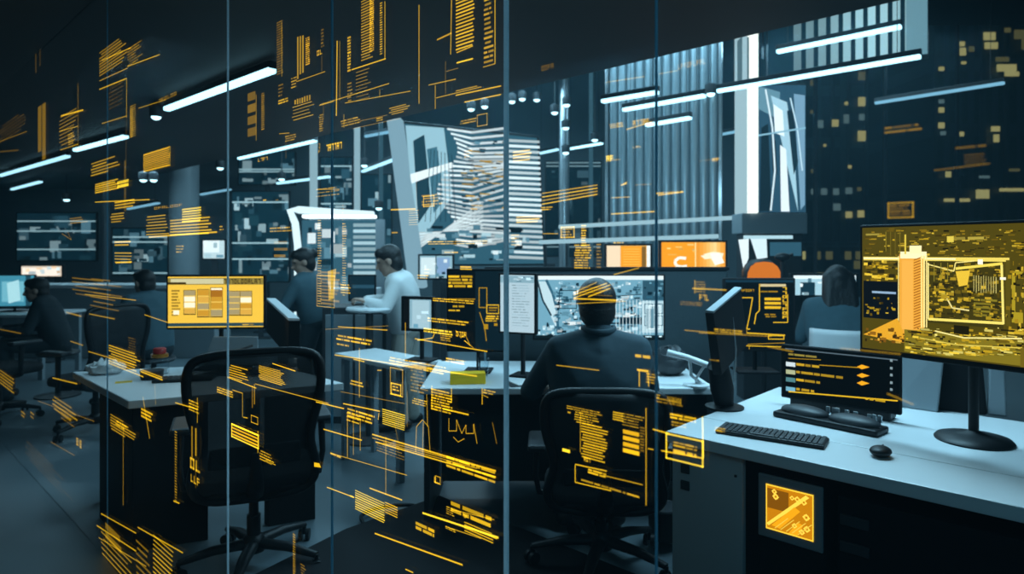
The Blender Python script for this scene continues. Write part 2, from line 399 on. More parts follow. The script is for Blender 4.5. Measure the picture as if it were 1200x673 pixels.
def spot(px, py, d, label, r=.05):
    p = P(px, py, d); up = (2.7 if (Vector((p.x, p.y, 0))-E0).dot(VW) < 0 else HC)-p.z
    t = thing('ceiling_spotlight', label, 'spotlight', p, 0, 'small ceiling spotlights')
    MB().lathe([(r, .0), (r*1.15, .01), (r*1.15, .10), (r*.4, .12)], (0, 0, 0), 16).build('can', M['char'], t, smooth=40)
    MB().ell((0, 0, .0), (r*.85, r*.85, r*.6), None, 14, 8).build('bulb', M['spot'], t, smooth=180)
    if up > .15: MB().tube([(0, 0, .115), (0, 0, up)], .006, 6).build('rod', M['char'], t)
for px, py, d, l in (
 (183, 137, 5.4, 'white spotlight just below the bright lamp at upper left'), (295, 65, 4.3, 'white spotlight above the right end of the upper left lamp'),
 (453, 98, 5.3, 'single white spotlight amid yellow lines above the video wall'), (552, 128, 9.0, 'spotlight over the left top of the video wall'),
 (568, 125, 9.2, 'spotlight over the middle top of the video wall'), (600, 119, 9.3, 'spotlight beside the bright glass joint at the top'),
 (612, 116, 9.4, 'spotlight right of the bright glass joint'), (629, 117, 9.6, 'spotlight above the right end of the video wall'),
 (650, 132, 9.0, 'spotlight left of the thin upright pillar'), (664, 123, 9.0, 'topmost spotlight on the thin pillar'),
 (663, 150, 9.2, 'second spotlight from the top on the thin pillar'), (663, 179, 9.4, 'lower spotlight on the thin pillar'),
 (697, 164, 9.6, 'spotlight between thin pillar and ribbed screen'), (833, 110, 7.2, 'spotlight at the right end of the middle lamp'),
 (258, 197, 9.6, 'spotlight just left of the glass joint below the ceiling'), (168, 211, 9.2, 'left one of a blurred spotlight pair at left'), (180, 211, 9.2, 'right one of a blurred spotlight pair at left'),
 (78, 234, 10.5, 'blurred spotlight low at the far left'), (427, 194, 9.8, 'spotlight left of the slanted frame'), (444, 244, 9.4, 'spotlight beside the slanted frame, half way down'),
 (330, 210, 10.2, 'spotlight over the bright booth')):
    spot(px, py, d, l, .045 if d < 6 else .055)

# ---------------------------------------------------------------- city beyond the window
def tower(px0, px1, py0, d, wins, m, label, depth=9):
    a = P(px0, py0, d); b = P(px1, py0, d)
    t = thing('office_tower', label, 'building', ((a.x+b.x)/2, d, -6), 0, 'night city towers outside the window')
    w = b.x-a.x; h = a.z+6
    MB().span((-w/2, 0, 0), (w/2, depth, h)).build('facade', M[m], t)
    mb = MB()
    n = int(w/1.1)
    for i in range(n+1): mb.box((-w/2+w*i/n, -.12, h/2), (.16, .22, h))
    mb.build('facade_ribs', M['towrib'], t)
    for x, y, ww, hh, k in wins:
        p = P(x, y, d-.05); s = d/F
        MB().box((p.x-t.location.x, -.26, p.z+6), (ww*s*.74, .06, hh*s*.74)).build('lit_window', M[k], t)
    return t
M['towrib'] = principled('tower_rib', (.03, .05, .06), .5)
W, K, D_ = 'winwarm', 'wincool', 'windim'
wa = [(951,98,8,9,D_),(1008,90,11,13,D_),(1008,120,11,14,W),(990,122,5,5,W),(990,140,8,14,K),(977,145,10,11,W),(960,146,8,12,K),(1008,160,12,16,W),(1022,135,7,14,K),(1008,138,8,10,K),
 (1045,103,7,6,W),(1056,102,8,7,W),(1057,122,6,6,W),(1056,130,6,6,W),(1045,132,9,10,K),(1026,151,9,8,D_),(994,196,5,5,W),(965,171,4,4,W),(952,201,8,6,D_),(952,225,8,9,K),(964,225,9,10,K),(978,225,9,10,K),
 (993,224,10,10,K),(1005,222,6,6,D_),(1044,216,8,9,D_),(1044,232,8,7,W),(1059,227,10,10,W),(1073,226,8,9,W),(979,243,11,11,K),(993,252,10,10,W),(1007,251,10,11,W),(951,132,8,6,D_),(1036,128,6,8,K)]
wb = [(1100,82,8,6,W),(1100,120,8,6,K),(1100,130,8,8,W),(1100,148,9,9,W),(1102,157,8,6,K),(1123,158,8,7,W),(1124,53,8,7,W),(1125,62,9,12,W),(1126,75,7,4,W),(1135,59,8,8,D_),(1156,44,18,12,W),(1158,55,20,10,W),(1171,71,20,7,D_),
 (1176,81,30,11,W),(1182,88,22,7,W),(1177,37,9,7,D_),(1191,42,16,14,D_),(1197,52,9,20,D_),(1163,152,13,8,W),(1164,163,8,12,W),(1108,205,8,9,W),(1118,235,40,5,W),(1148,228,20,14,W),(1182,223,38,5,W),(1150,208,16,4,K),(1185,200,16,4,D_)]
tower(880, 1089, -60, 46, wa, 'tower', 'dark ribbed night tower with many small lit windows, left of the two')
tower(1093, 1290, -60, 33, wb, 'towerb', 'darker night tower at the far right with warm window clusters near the top', 6)
p = P(975, 275, 33)
t = thing('glass_pavilion', 'low blue-lit glass building at the foot of the night tower', 'building', (p.x, 33, -6))
MB().span((-1.7, 0, 0), (1.9, 4, 7.9)).build('hall', M['towerb'], t)
for i in range(8):
    MB().box((-1.45+i*.42, -.05, 7.05), (.36, .06, .9)).build('lit_window', M['blueglow'], t)
p = P(1150, 250, 28)
t = thing('footbridge', 'pale lit footbridge running in front of the towers at right', 'bridge', (p.x, 30, -6))
MB().span((-6, 0, 6.9), (7, 2, 7.15)).build('deck', M['rib'], t)
MB().span((-6, -.06, 7.15), (7, 0, 7.22)).build('light_rail', emit('rail_glow', rgb('#7c9aa5'), .5), t)
for i in range(5): MB().box((-5+i*2.8, 1, 3.45), (.3, .3, 6.9)).build('pier', M['towrib'], t)
for px0, px1, py, n in ((900, 1010, 290, 9),):
    a = P(px0, py, 24); b = P(px1+40, py, 24)
    t = thing('low_building', 'low dark building with warm windows behind the long-haired woman', 'building', ((a.x+b.x)/2, 24, -6))
    w = b.x-a.x; MB().span((-w/2, 0, 0), (w/2, 3, 6+a.z)).build('block', M['towerb'], t)
    rr = random.Random(3)
    for i in range(14):
        MB().box((rr.uniform(-w*.45, w*.45), -.04, 5.0+a.z+rr.choice((-.1, .35, .7))), (.22, .05, .3)).build('lit_window', M[rr.choice((W, D_, K))], t)

# ---------------------------------------------------------------- back of the hall
WHT = rgb('#dff1f5'); PALE = rgb('#a9cdd8'); MIDT = rgb('#5f8fa3'); DRK = rgb('#123240'); VDK = rgb('#06151c'); AMB = rgb('#f0b42a')
# video wall
c4 = [P(490, 312, 7.5), P(640, 311, 8.5), P(632, 159, 8.5), P(470, 141, 7.5)]
wb0 = c4[0]; wu = Vector((c4[1].x-c4[0].x, c4[1].y-c4[0].y, 0)); base = (c4[0]+c4[1])/2; base.z = 0
t = thing('video_wall', 'large slanted video wall showing a white glass tower, hanging behind the standing man', 'screen', base)
nrm = Vector((wu.y, -wu.x, 0)).normalized()
q = [c4[0]-base, c4[1]-base, c4[2]-base, c4[3]-base]
vw = MB(); vw.hexa(q, -nrm*.12); vw.build('cabinet', M['black'], t, bevel=.01)
VP_ = Plane(wb0, wu); ar = Art(VP_, 5, lambda u, v, l: VP_.o-base+VP_.u*u+VP_.v*v+VP_.n*(l+.004))
ar.free([(493, 310), (637, 309), (629, 162), (474, 145)], rgb('#2c5566'))
ar.free([(475, 147), (520, 150), (530, 230), (488, 290)], rgb('#8fb9c8'))
ar.free([(484, 165), (497, 158), (505, 240), (490, 262)], rgb('#1b3b49')); ar.free([(500, 175), (512, 172), (520, 235), (508, 250)], rgb('#3d6b7d'))
ar.free([(478, 205), (530, 190), (532, 196), (480, 216)], WHT)
for k in range(26):      # curved tower floors, seen as bands
    y = 150+k*5.4; b = ar.r.uniform(.55, 1.0); c = tuple(x*b for x in rgb('#e4f4f8'))
    xa = 524+12*math.sin(k*.35); ar.free([(xa, y), (552, y+4+3*math.sin(k*.5)), (552, y+6.6+3*math.sin(k*.5)), (xa, y+2.4)], c)
    ar.free([(552, y+4+3*math.sin(k*.5)), (592, y-1+7*math.sin(k*.4)), (592, y+1.8+7*math.sin(k*.4)), (552, y+7+3*math.sin(k*.5))], tuple(x*.75 for x in c))
for k in range(23):
    y = 163+k*6.2; ar.free([(594, y), (632+k*.2, y+2), (632+k*.2, y+5), (594, y+3.4)], mul(rgb('#d6ebf0'), ar.r.uniform(.55, 1)))
for k in range(14): ar.line(490, 292-k*1.5, 566, 236+k*2.6, .9, mul(WHT, ar.r.uniform(.5, 1.)))
ar.confetti(495, 262, 620, 305, 60, (3, 14), (2, 6), [WHT, PALE, MIDT, VDK], .5, 1); ar.confetti(540, 165, 590, 250, 50, (2, 9), (1, 2), [VDK, DRK, MIDT]); ar.confetti(540, 175, 592, 246, 34, (3, 14), (.8, 1.6), [rgb('#d8a824'), rgb('#a98a2c')])
for k in range(7): ar.line(505+k*4, 175+k, 498+k*6, 260, .8, rgb('#0d2a36'))
ar.mb.build('screen', M['pic'], t)
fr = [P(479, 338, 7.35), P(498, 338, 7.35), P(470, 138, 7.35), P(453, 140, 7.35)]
fm = MB(); fm.hexa([p-base for p in fr], (0, .25, 0)); fm.build('side_frame', emit('frame_glow', rgb('#8fb9cc'), .85), t, bevel=.01)  # frame is no lamp, its brightness is put in as glow
MB().span((.72, .1, 0), (.86, .3, 1.3)).build('support_post', M['char'], t); MB().span((-.6, -.3, 0), (-.46, -.12, 1.27)).build('support_post', M['char'], t)

# ribbed metal screen
a = P(714, 300, 7.8); b = P(842, 300, 7.3)
rz = math.atan2(b.y-a.y, b.x-a.x); w = (Vector((b.x, b.y))-Vector((a.x, a.y))).length
t = thing('ribbed_screen', 'tall screen of upright metal ribs right of the video wall', 'screen', ((a.x+b.x)/2, (a.y+b.y)/2, 0), rz)
prof = []; n = 12
for i in range(n*8+1):
    x = -w/2+w*i/(n*8); prof.append((x, -.05*abs(math.sin(PI*i/8))**.6))
mb = MB(); k = len(prof); mb.add([(x, y, 1.0) for x, y in prof]+[(x, y, HC-.02) for x, y in prof]+[(x, .04, 1.0) for x, y in prof]+[(x, .04, HC-.02) for x, y in prof],
  [(i, i+1, k+i+1, k+i) for i in range(k-1)]+[(2*k+i+1, 2*k+i, 3*k+i, 3*k+i+1) for i in range(k-1)])
mb.build('ribs', M['rib'], t, smooth=40)
MB().span((-w/2-.02, -.04, 0), (w/2+.02, .06, 1.0)).build('plinth', M['char'], t, bevel=.01)
MB().span((-w/2-.04, -.05, 1.0), (-w/2-.005, .05, HC-.02)).build('side_frame', M['steel'], t); MB().span((w/2+.005, -.05, 1.0), (w/2+.04, .05, HC-.02)).build('side_frame', M['steel'], t)

# totem with a glowing post
a = P(868, 300, 6.3); b = P(945, 300, 6.3); cx = (a.x+b.x)/2; sc = 6.3/F
t = thing('advertising_totem', 'tall advertising totem with a glowing white post and a bluish picture', 'display', (cx, 6.3, 0))
def zz(py): return EYE-(py-HOR)*sc
def xx(px): return (px-600)*sc-cx
MB().span((xx(887), 0, zz(250)), (xx(945), .22, zz(98))).build('display_box', M['char'], t, bevel=.008)
MB().span((xx(868), -.03, zz(274)), (xx(945), .26, zz(250))).build('plinth', M['greym'], t, bevel=.01)
MB().span((xx(872), .02, 0), (xx(942), .22, zz(274))).build('body', M['char'], t, bevel=.01)
MB().span((xx(869), -.04, zz(250)), (xx(874), .2, zz(38))).build('light_post', emit('post_side', rgb('#b7dbe6'), .8), t, bevel=.004)
MB().span((xx(877), -.06, zz(250)), (xx(886), .2, zz(36))).build('light_post', emit('post_glow', rgb('#eef6ee'), 1.6), t, bevel=.004)
MB().span((xx(868), -.02, zz(100)), (xx(887), .1, zz(44))).build('post_head', emit('post_head', rgb('#7fa9b6'), .4), t, bevel=.004)
PT = Plane((cx, 6.3, 0), (1, 0, 0)); ar = Art(PT, 9, lambda u, v, l: (u, -.004-l, v))
ar.rect(888, 100, 944, 249, rgb('#274a5e'))
ar.free([(889, 101), (914, 108), (912, 140), (889, 128)], rgb('#5d8798')); ar.free([(903, 112), (922, 120), (930, 170), (935, 248), (918, 248), (910, 190)], rgb('#9cc5d6'))
ar.free([(906, 122), (917, 130), (919, 160), (908, 156)], WHT); ar.free([(892, 150), (900, 145), (904, 248), (890, 248)], rgb('#10242e')); ar.free([(914, 170), (921, 175), (925, 248), (915, 248)], rgb('#dcecf2'))
ar.free([(930, 110), (943, 112), (943, 240), (938, 246)], rgb('#7097b0')); ar.free([(922, 130), (929, 128), (935, 190), (930, 205)], rgb('#132a36')); ar.free([(904, 160), (909, 165), (911, 205), (905, 200)], rgb('#1a3340'))
ar.poly([(897, 105), (905, 150), (908, 200), (903, 247)], 2, rgb('#cfe4ec')); ar.poly([(926, 115), (934, 150), (940, 200)], 1.6, rgb('#b9d9e6')); ar.line(888, 159, 944, 150, 2, rgb('#7fb0c4'))
ar.mb.build('screen', M['pic'], t)
ar = Art(PT, 4, lambda u, v, l: (u, .017-l, v))
ar.free([(866, 281), (878, 280), (878, 303), (872, 316), (866, 305)], WHT); ar.free([(880, 279), (899, 277), (900, 302), (888, 304), (880, 296)], rgb('#cfe6ee')); ar.rect(872, 276, 930, 280, PALE); ar.rect(903, 284, 940, 300, rgb('#2a5163'))
ar.clip = (xx(872), xx(942), 0, zz(275))
ar.mb.build('lower_picture', M['pic'], t)

# glowing ribbed wall panel high at right
pa = [P(898, 92, 8.6), P(1088, 66, 7.6), P(1088, -30, 7.6), P(898, 20, 8.6)]; base = (pa[0]+pa[1])/2; base.z = 2.0
u = Vector((pa[1].x-pa[0].x, pa[1].y-pa[0].y, 0)); nn = Vector((u.y, -u.x, 0)).normalized()
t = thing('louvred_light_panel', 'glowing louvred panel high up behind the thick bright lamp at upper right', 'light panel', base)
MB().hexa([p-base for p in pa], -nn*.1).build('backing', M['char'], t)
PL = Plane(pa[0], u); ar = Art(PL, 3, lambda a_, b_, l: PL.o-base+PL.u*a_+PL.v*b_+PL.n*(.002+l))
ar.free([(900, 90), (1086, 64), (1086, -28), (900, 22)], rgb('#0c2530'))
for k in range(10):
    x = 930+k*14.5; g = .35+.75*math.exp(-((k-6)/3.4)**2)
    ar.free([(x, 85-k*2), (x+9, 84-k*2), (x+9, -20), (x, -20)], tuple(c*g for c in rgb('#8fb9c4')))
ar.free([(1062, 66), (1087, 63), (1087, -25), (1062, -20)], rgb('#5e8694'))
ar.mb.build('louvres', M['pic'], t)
for p_ in (pa[0], pa[1]): MB().tube([(p_-base)+Vector((0, .12, .3)), Vector((p_.x-base.x, p_.y-base.y+.12, HC-.02-base.z))], .012, 6).build('hanger', M['char'], t)

# booth with a glowing frame
bd = 8.8; sc = bd/F; bx0 = P(342, 300, bd).x; bx1 = P(440, 300, bd).x; cx = (bx0+bx1)/2
t = thing('display_booth', 'white glowing display booth with a rounded header behind the dark-clothed person', 'booth', (cx, bd, 0))
def xx(px): return (px-600)*sc-cx
def zz(py): return EYE-(py-HOR)*sc
glo = emit('booth_glow', rgb('#cdeaf2'), 1.5)
MB().tube([(xx(349), 0, 0), (xx(349), 0, zz(290)), (xx(346), 0, zz(262)), (xx(340), 0, zz(247)), (xx(350), 0, zz(246)), (xx(390), 0, zz(249)), (xx(438), 0, zz(252))], .05, 8).build('frame', glo, t, smooth=60)
MB().span((xx(356), -.08, zz(256)), (xx(440), .1, zz(252))).build('header', emit('booth_head', rgb('#e6f5f8'), 2.2), t, bevel=.01)
MB().span((xx(352), .5, 0), (xx(442), .56, zz(255))).build('back_panel', M['greym'], t)
PB = Plane((cx, bd+.5, 0), (1, 0, 0)); ar = Art(PB, 8, lambda u, v, l: (u, .498-l, v))
ar.rect(354, 258, 440, 345, rgb('#2f5768'))
for k in range(9): ar.rect(414, 262+k*7, 440, 266+k*7, mul(PALE, ar.r.uniform(.5, 1)))
ar.confetti(356, 260, 412, 340, 46, (3, 16), (3, 14), [PALE, MIDT, DRK, WHT, rgb('#49778a')], .35, 1.0)
ar.mb.build('shelves', M['pic'], t)
MB().span((xx(350), -.1, 0), (xx(442), .3, .95)).build('counter', M['white'], t, bevel=.01)

# pillars
def pillar(px0, px1, d, z0, z1, m, label, glowm=None):
    a = P(px0, 300, d); b = P(px1, 300, d); w = b.x-a.x
    t = thing('round_pillar' if w > .25 else 'light_column', label, 'pillar' if w > .25 else 'light', ((a.x+b.x)/2, d, z0))
    MB().lathe([(w/2, 0), (w/2, z1-z0)], (0, 0, 0), 24).build('shaft', M[m] if not glowm else glowm, t, smooth=40)
    MB().lathe([(w/2+.03, 0), (w/2+.03, .08)], (0, 0, 0), 24).build('base_ring', M['char'], t, smooth=40)
    return t
gl2 = emit('column_glow', rgb('#a6cfdd'), .75); gl3 = emit('column_glow_dim', rgb('#4f8196'), .4)
pillar(200, 232, 10.5, 0, HC, 'greym', 'grey round pillar at left behind the yellow monitor', None)
pillar(363, 372, 9.8, 0, HC, 'white', 'thin glowing upright tube over the left half of the booth', gl2)
pillar(415, 422, 9.8, 0, HC, 'white', 'thin glowing upright tube over the right half of the booth', gl2)
pillar(655, 667, 9.6, 0, HC, 'steel', 'slim steel pillar between video wall and ribbed screen')
pillar(120, 128, 11.5, 0, HC, 'greym', 'slim pillar far back at left')
pillar(444, 449, 11, 0, HC, 'white', 'thin dim upright tube just left of the slanted frame', gl3)
pillar(690, 695, 11, 0, HC, 'white', 'thin dim upright tube left of the ribbed screen', gl3)

# lit panels, screens and signs
def panel(px0, py0, px1, py1, d, label, cat, name, draw, seed=1, foot=True, th=.06, rim=None):
    a = P(px0, py1, d); b = P(px1, py0, d); cx = (a.x+b.x)/2
    t = thing(name, label, cat, (cx, d, 0))
    MB().span((a.x-cx-.02, .0, a.z-.02), (b.x-cx+.02, th, b.z+.02)).build('casing', M[rim or 'black'], t, bevel=.006)
    ar = Art(Plane((cx, d, 0), (1, 0, 0)), seed); ar.clip = (a.x-cx, b.x-cx, a.z, b.z)
    draw(ar); ar.mb.build('screen', M['pic'], t)
    if foot: MB().span((-.04, .01, 0), (.04, th-.01, a.z-.02)).build('stand', M['char'], t); MB().span((-.2, -.1, 0), (.2, .16, .02)).build('foot', M['char'], t, bevel=.004)
    return t
OR = rgb('#f59a1c'); OR2 = rgb('#c9761a'); OY = rgb('#ffd27a')
def d1(a):
    a.rect(711, 287, 763, 317, rgb('#e2a54a')); a.rect(711, 287, 727, 317, rgb('#efd6b4')); a.rect(728, 289, 752, 316, OR); a.rect(752, 289, 757, 316, rgb('#7a5a24')); a.rect(758, 287, 763, 317, rgb('#e6f2f2'))
    for k in range(8): a.line(730, 292+k*3, 750, 292+k*3, .8, rgb('#ffbe55'))
panel(711, 288, 762, 316, 6.0, 'orange lit screen with white margins above the dark desk divider, left one', 'screen', 'orange_screen', d1, foot=True)
def d2(a):  # right-hand columns paint the glow and reflection beside the screen
    a.rect(775, 280, 850, 325, rgb('#d5861f')); a.rect(776, 284, 816, 314, OR); [a.rect(816+k*4, 284, 820+k*4, 314, c) for k, c in enumerate([rgb('#e8952a'), rgb('#ee9e36'), rgb('#f3a948'), rgb('#f8b85e'), rgb('#fbc679'), rgb('#fcce88'), rgb('#f8b960'), rgb('#f0a440'), rgb('#e89630')])]; a.poly([(804, 303), (796, 302), (791, 306), (792, 311), (798, 313), (805, 312)], 3.4, rgb('#fff4e2')); a.free([(824, 298), (836, 295), (848, 297), (846, 304)], rgb('#ffe9c4')); a.free([(830, 297), (843, 296), (849, 308), (838, 311)], rgb('#fff6e4')); a.free([(821, 300), (832, 297), (834, 303), (826, 304)], rgb('#ffeccb'))
    a.rect(776, 314, 852, 326, rgb('#5d4a34'));  a.line(815, 283, 815, 314, 1.2, rgb('#ffe0a0')); a.confetti(778, 286, 814, 300, 8, (4, 12), (1, 2), [OY, rgb('#e8b050')])
panel(775, 284, 850, 324, 5.7, 'orange screen with painted glow on its right above the dark desk divider, right one', 'screen', 'orange_screen', d2)
def d3(a): a.rect(490, 298, 530, 330, rgb('#86aebd')); a.rect(493, 302, 510, 322, rgb('#c7dde2')); a.rect(512, 302, 527, 322, rgb('#7c9dc0')); a.line(511, 298, 511, 330, 1, VDK); a.confetti(494, 304, 528, 326, 14, (2, 7), (1, 5), [WHT, MIDT, DRK])
panel(492, 300, 530, 326, 6.9, 'pale blue screen below the left end of the video wall', 'screen', 'pale_screen', d3)
def d4(a): a.rect(534, 292, 592, 314, rgb('#2b5566')); a.rect(537, 299, 586, 307, rgb('#a7cad6')); a.confetti(536, 294, 590, 312, 22, (3, 8), (1, 4), [WHT, PALE, DRK])
panel(536, 318, 590, 332, 6.9, 'low pale screen behind the dark code display', 'screen', 'pale_screen', lambda a: (a.rect(530, 310, 600, 340, rgb('#6d97a8')), a.confetti(536, 318, 590, 332, 24, (3, 9), (1, 4), [WHT, PALE, DRK])))
def d5(a): a.rect(20, 300, 80, 330, rgb('#d9c8b4')); a.rect(26, 314, 68, 323, rgb('#fff0e2')); a.confetti(26, 311, 70, 324, 12, (4, 10), (2, 4), [rgb('#ffd9b0'), WHT])
panel(25, 312, 72, 324, 8.5, 'blurred warm white sign over the blue screen at far left', 'sign', 'light_box', d5)
def d6(a): a.rect(0, 320, 40, 362, rgb('#4f9fb8')); a.rect(2, 330, 30, 352, rgb('#7cc0d2')); a.free([(8, 332), (22, 328), (24, 352), (10, 356)], rgb('#a9dbe4')); a.rect(30, 322, 36, 360, rgb('#1e4656'))
def d7(a): a.rect(236, 270, 268, 305, rgb('#b9d5dc')); a.rect(238, 277, 257, 296, WHT); a.confetti(236, 274, 266, 302, 10, (3, 9), (3, 9), [WHT, PALE, MIDT])
panel(238, 282, 263, 303, 9.5, 'bright white lit panel left of the glass joint above the yellow monitor', 'sign', 'light_box', d7)
def d8(a): a.rect(930, 320, 1006, 350, rgb('#9ec6d4')); a.rect(938, 331, 955, 348, rgb('#12303e')); a.rect(930, 322, 1004, 327, WHT); a.confetti(930, 326, 1004, 346, 16, (3, 9), (2, 5), [WHT, PALE, MIDT])
panel(929, 323, 1003, 346, 5.9, 'white glowing screen behind the long-haired woman', 'screen', 'wide_screen', d8)
def d9(a): a.rect(615, 250, 860, 300, rgb('#14333f')); a.rect(660, 259, 842, 264, rgb('#5f8b9a')); a.rect(660, 276, 840, 281, rgb('#486f7e')); a.rect(615, 282, 660, 285, PALE); a.confetti(620, 255, 855, 298, 40, (3, 12), (2, 5), [MIDT, DRK, rgb('#3b6474'), PALE], .3, .8)
def rail(px0, py0, px1, py1, d, label):
    a = P(px0, py0, d); b = P(px1, py1, d-.5); t = thing('light_rail', label, 'light', Vector(((a.x+b.x)/2, (a.y+b.y)/2, 0)), 0, 'glowing rails before the ribbed screen')
    MB().tube([a, b], .022, 8).build('glow_tube', M['railglow'], t, world=True, smooth=60)
    for k in (.04, .96): p = a.lerp(b, k); MB().tube([(p.x, p.y+.03, 0), (p.x, p.y+.03, p.z)], .012, 8).build('post', M['char'], t, world=True)
M['railglow'] = emit('rail_light', rgb('#a9d2e0'), .9)
rail(655, 266, 905, 253, 7.15, 'upper glowing rail crossing the foot of the ribbed screen')
rail(632, 284, 842, 277, 6.95, 'lower glowing rail crossing the foot of the ribbed screen')
def dr(seed, x0, y0, x1, y1, n, b=1.):  # made-up panels, glow of a lit room painted in to fill the background
    def f(a):
        a.rect(x0-2, y0-2, x1+2, y1+2, tuple(c*.8*b for c in rgb('#0f303e')))
        a.confetti(x0, y0, x1, y1, n, (2, 14), (2, 16), [MIDT, DRK, rgb('#2c5668'), rgb('#1b4250'), PALE], .25*b, .9*b)
        for k in range(3): yy = a.r.uniform(y0, y1); a.rect(x0, yy, x1, yy+1.6, tuple(c*b for c in rgb('#9cc6d2')))
    return f
panel(132, 268, 196, 322, 10.8, 'blurred blue glowing panel left of the grey pillar', 'cabinet', 'glow_panel', dr(11, 132, 268, 196, 322, 40, .7), 11)
panel(20, 250, 112, 305, 11.2, 'blurred blue glowing panel at the far left', 'cabinet', 'glow_panel', dr(12, 20, 250, 112, 305, 50, .6), 12)
panel(272, 225, 338, 330, 10.8, 'tall blurred glowing panel between glass joint and booth', 'cabinet', 'glow_panel', dr(13, 272, 225, 338, 330, 70, .9), 13)
panel(376, 185, 412, 245, 11.2, 'glowing panel above the booth between two glowing tubes', 'cabinet', 'glow_panel', dr(14, 376, 185, 412, 245, 30, .8), 14)
panel(424, 205, 458, 330, 11.6, 'narrow glowing panel left of the slanted frame', 'cabinet', 'glow_panel', dr(15, 424, 205, 458, 330, 44, .9), 15)
panel(640, 190, 704, 300, 11.4, 'dim glowing panel behind the slim steel pillar', 'cabinet', 'glow_panel', dr(16, 640, 190, 704, 300, 40, .35), 16)
panel(280, 178, 345, 216, 11.6, 'hanging glowing panel under the lamp left of the booth', 'cabinet', 'glow_panel', dr(17, 280, 178, 345, 216, 24, .6), 17)

# ---------------------------------------------------------------- monitors
def monitor(name, label, base, rz, w, zb, zt, draw, seed=1, th=.035, bez=.012, stand=True, foot=(.16, .11), pole=.02, group=None, casem='blackm', chin=None, oval=False, poley=.05):
    """base: point on the desk; the casing spans zb to zt (world heights); screen looks along local -Y"""
    t = thing(name, label, 'monitor', base, rz, group)
    a, b = zb-base.z, zt-base.z; ch = bez if chin is None else chin
    MB().span((-w/2, 0, a), (w/2, th, b)).build('casing', M[casem], t, bevel=.006)
    R = Matrix.Rotation(rz, 3, 'Z'); pl = Plane(base, R @ Vector((1, 0, 0)))
    ar = Art(pl, seed); ar.clip = (-w/2+bez, w/2-bez, a+ch, b-bez); ar.R(-w/2+bez, a+ch, w/2-bez, b-bez, (.003, .004, .005))
    draw(ar); ar.mb.build('screen', M['pic'], t)
    if stand:
        MB().tube([(0, th+poley, .012), (0, th+poley, (a+b)/2)], pole, 14, flat=.6).build('stand_pole', M[casem], t, smooth=50)
        MB().box((0, th+poley/2, (a+b)/2), (.08, poley, .08)).build('mount', M[casem], t)
        fx, fy = foot
        if oval: MB().lathe([(1, 0), (1, .006), (.93, .016), (.5, .028), (.2, .034)], (0, th+poley, 0), 40, fx, fy).build('stand_base', M['black'], t, smooth=50)
        else: MB().box((0, th+poley, .006), (fx*2, fy*2, .012)).build('stand_base', M[casem], t, bevel=.004)
    return t
DZ = .74
# --- yellow dashboard monitor on the left desk
Y0 = rgb('#f2c13a'); Y1 = rgb('#ffe08a'); Y2 = rgb('#b98a1e'); CR = rgb('#fff2d0'); BR = rgb('#3c2c0a')
def dash(a):
    a.rect(190, 320, 315, 390, rgb('#f0c044')); a.rect(190, 326, 315, 334, rgb('#8a7a3a')); a.rect(200, 327, 262, 333, rgb('#c9c39a')); a.glyphs(262, 327, 306, 333, 11, BR)
    a.rect(196, 331, 218, 333.5, BR); a.rows(201, 340, 212, 372, 9, rgb('#a9842a')); a.rect(203, 364, 210, 369, CR)
    for x, y0, y1 in ((215, 340, 368), (231, 339, 371), (246.5, 337, 371), (267, 341, 369), (281, 341, 369)):
        a.rect(x, y0, x+14.5, y1+1.2, BR); a.rect(x+.6, y0+.6, x+13.9, y1, rgb('#e9c25a')); n = 4
        for k in range(n):
            c = a.r.choice([rgb('#f6e3b0'), rgb('#d9a544'), rgb('#c9922c'), rgb('#fff0cf'), rgb('#a4936a')]); hh = (y1-y0)/n; a.rect(x+.8, y0+k*hh+.8, x+13.7, y0+(k+1)*hh-.4, c)
    a.rect(247, 340, 261, 348, rgb('#a56a1c')); a.rect(190, 379, 315, 383, rgb('#27434c')); a.rows(284, 380, 300, 382, 1, rgb('#c9a63c'))
mx = P(253, 350, 3.85)
monitor('yellow_dashboard_monitor', 'black monitor showing a bright yellow dashboard on the left desk', Vector((mx.x, 3.85, DZ)), math.radians(4), .575, P(0, 386, 3.85).z, P(0, 322, 3.85).z, dash, 2, foot=(.13, .09))
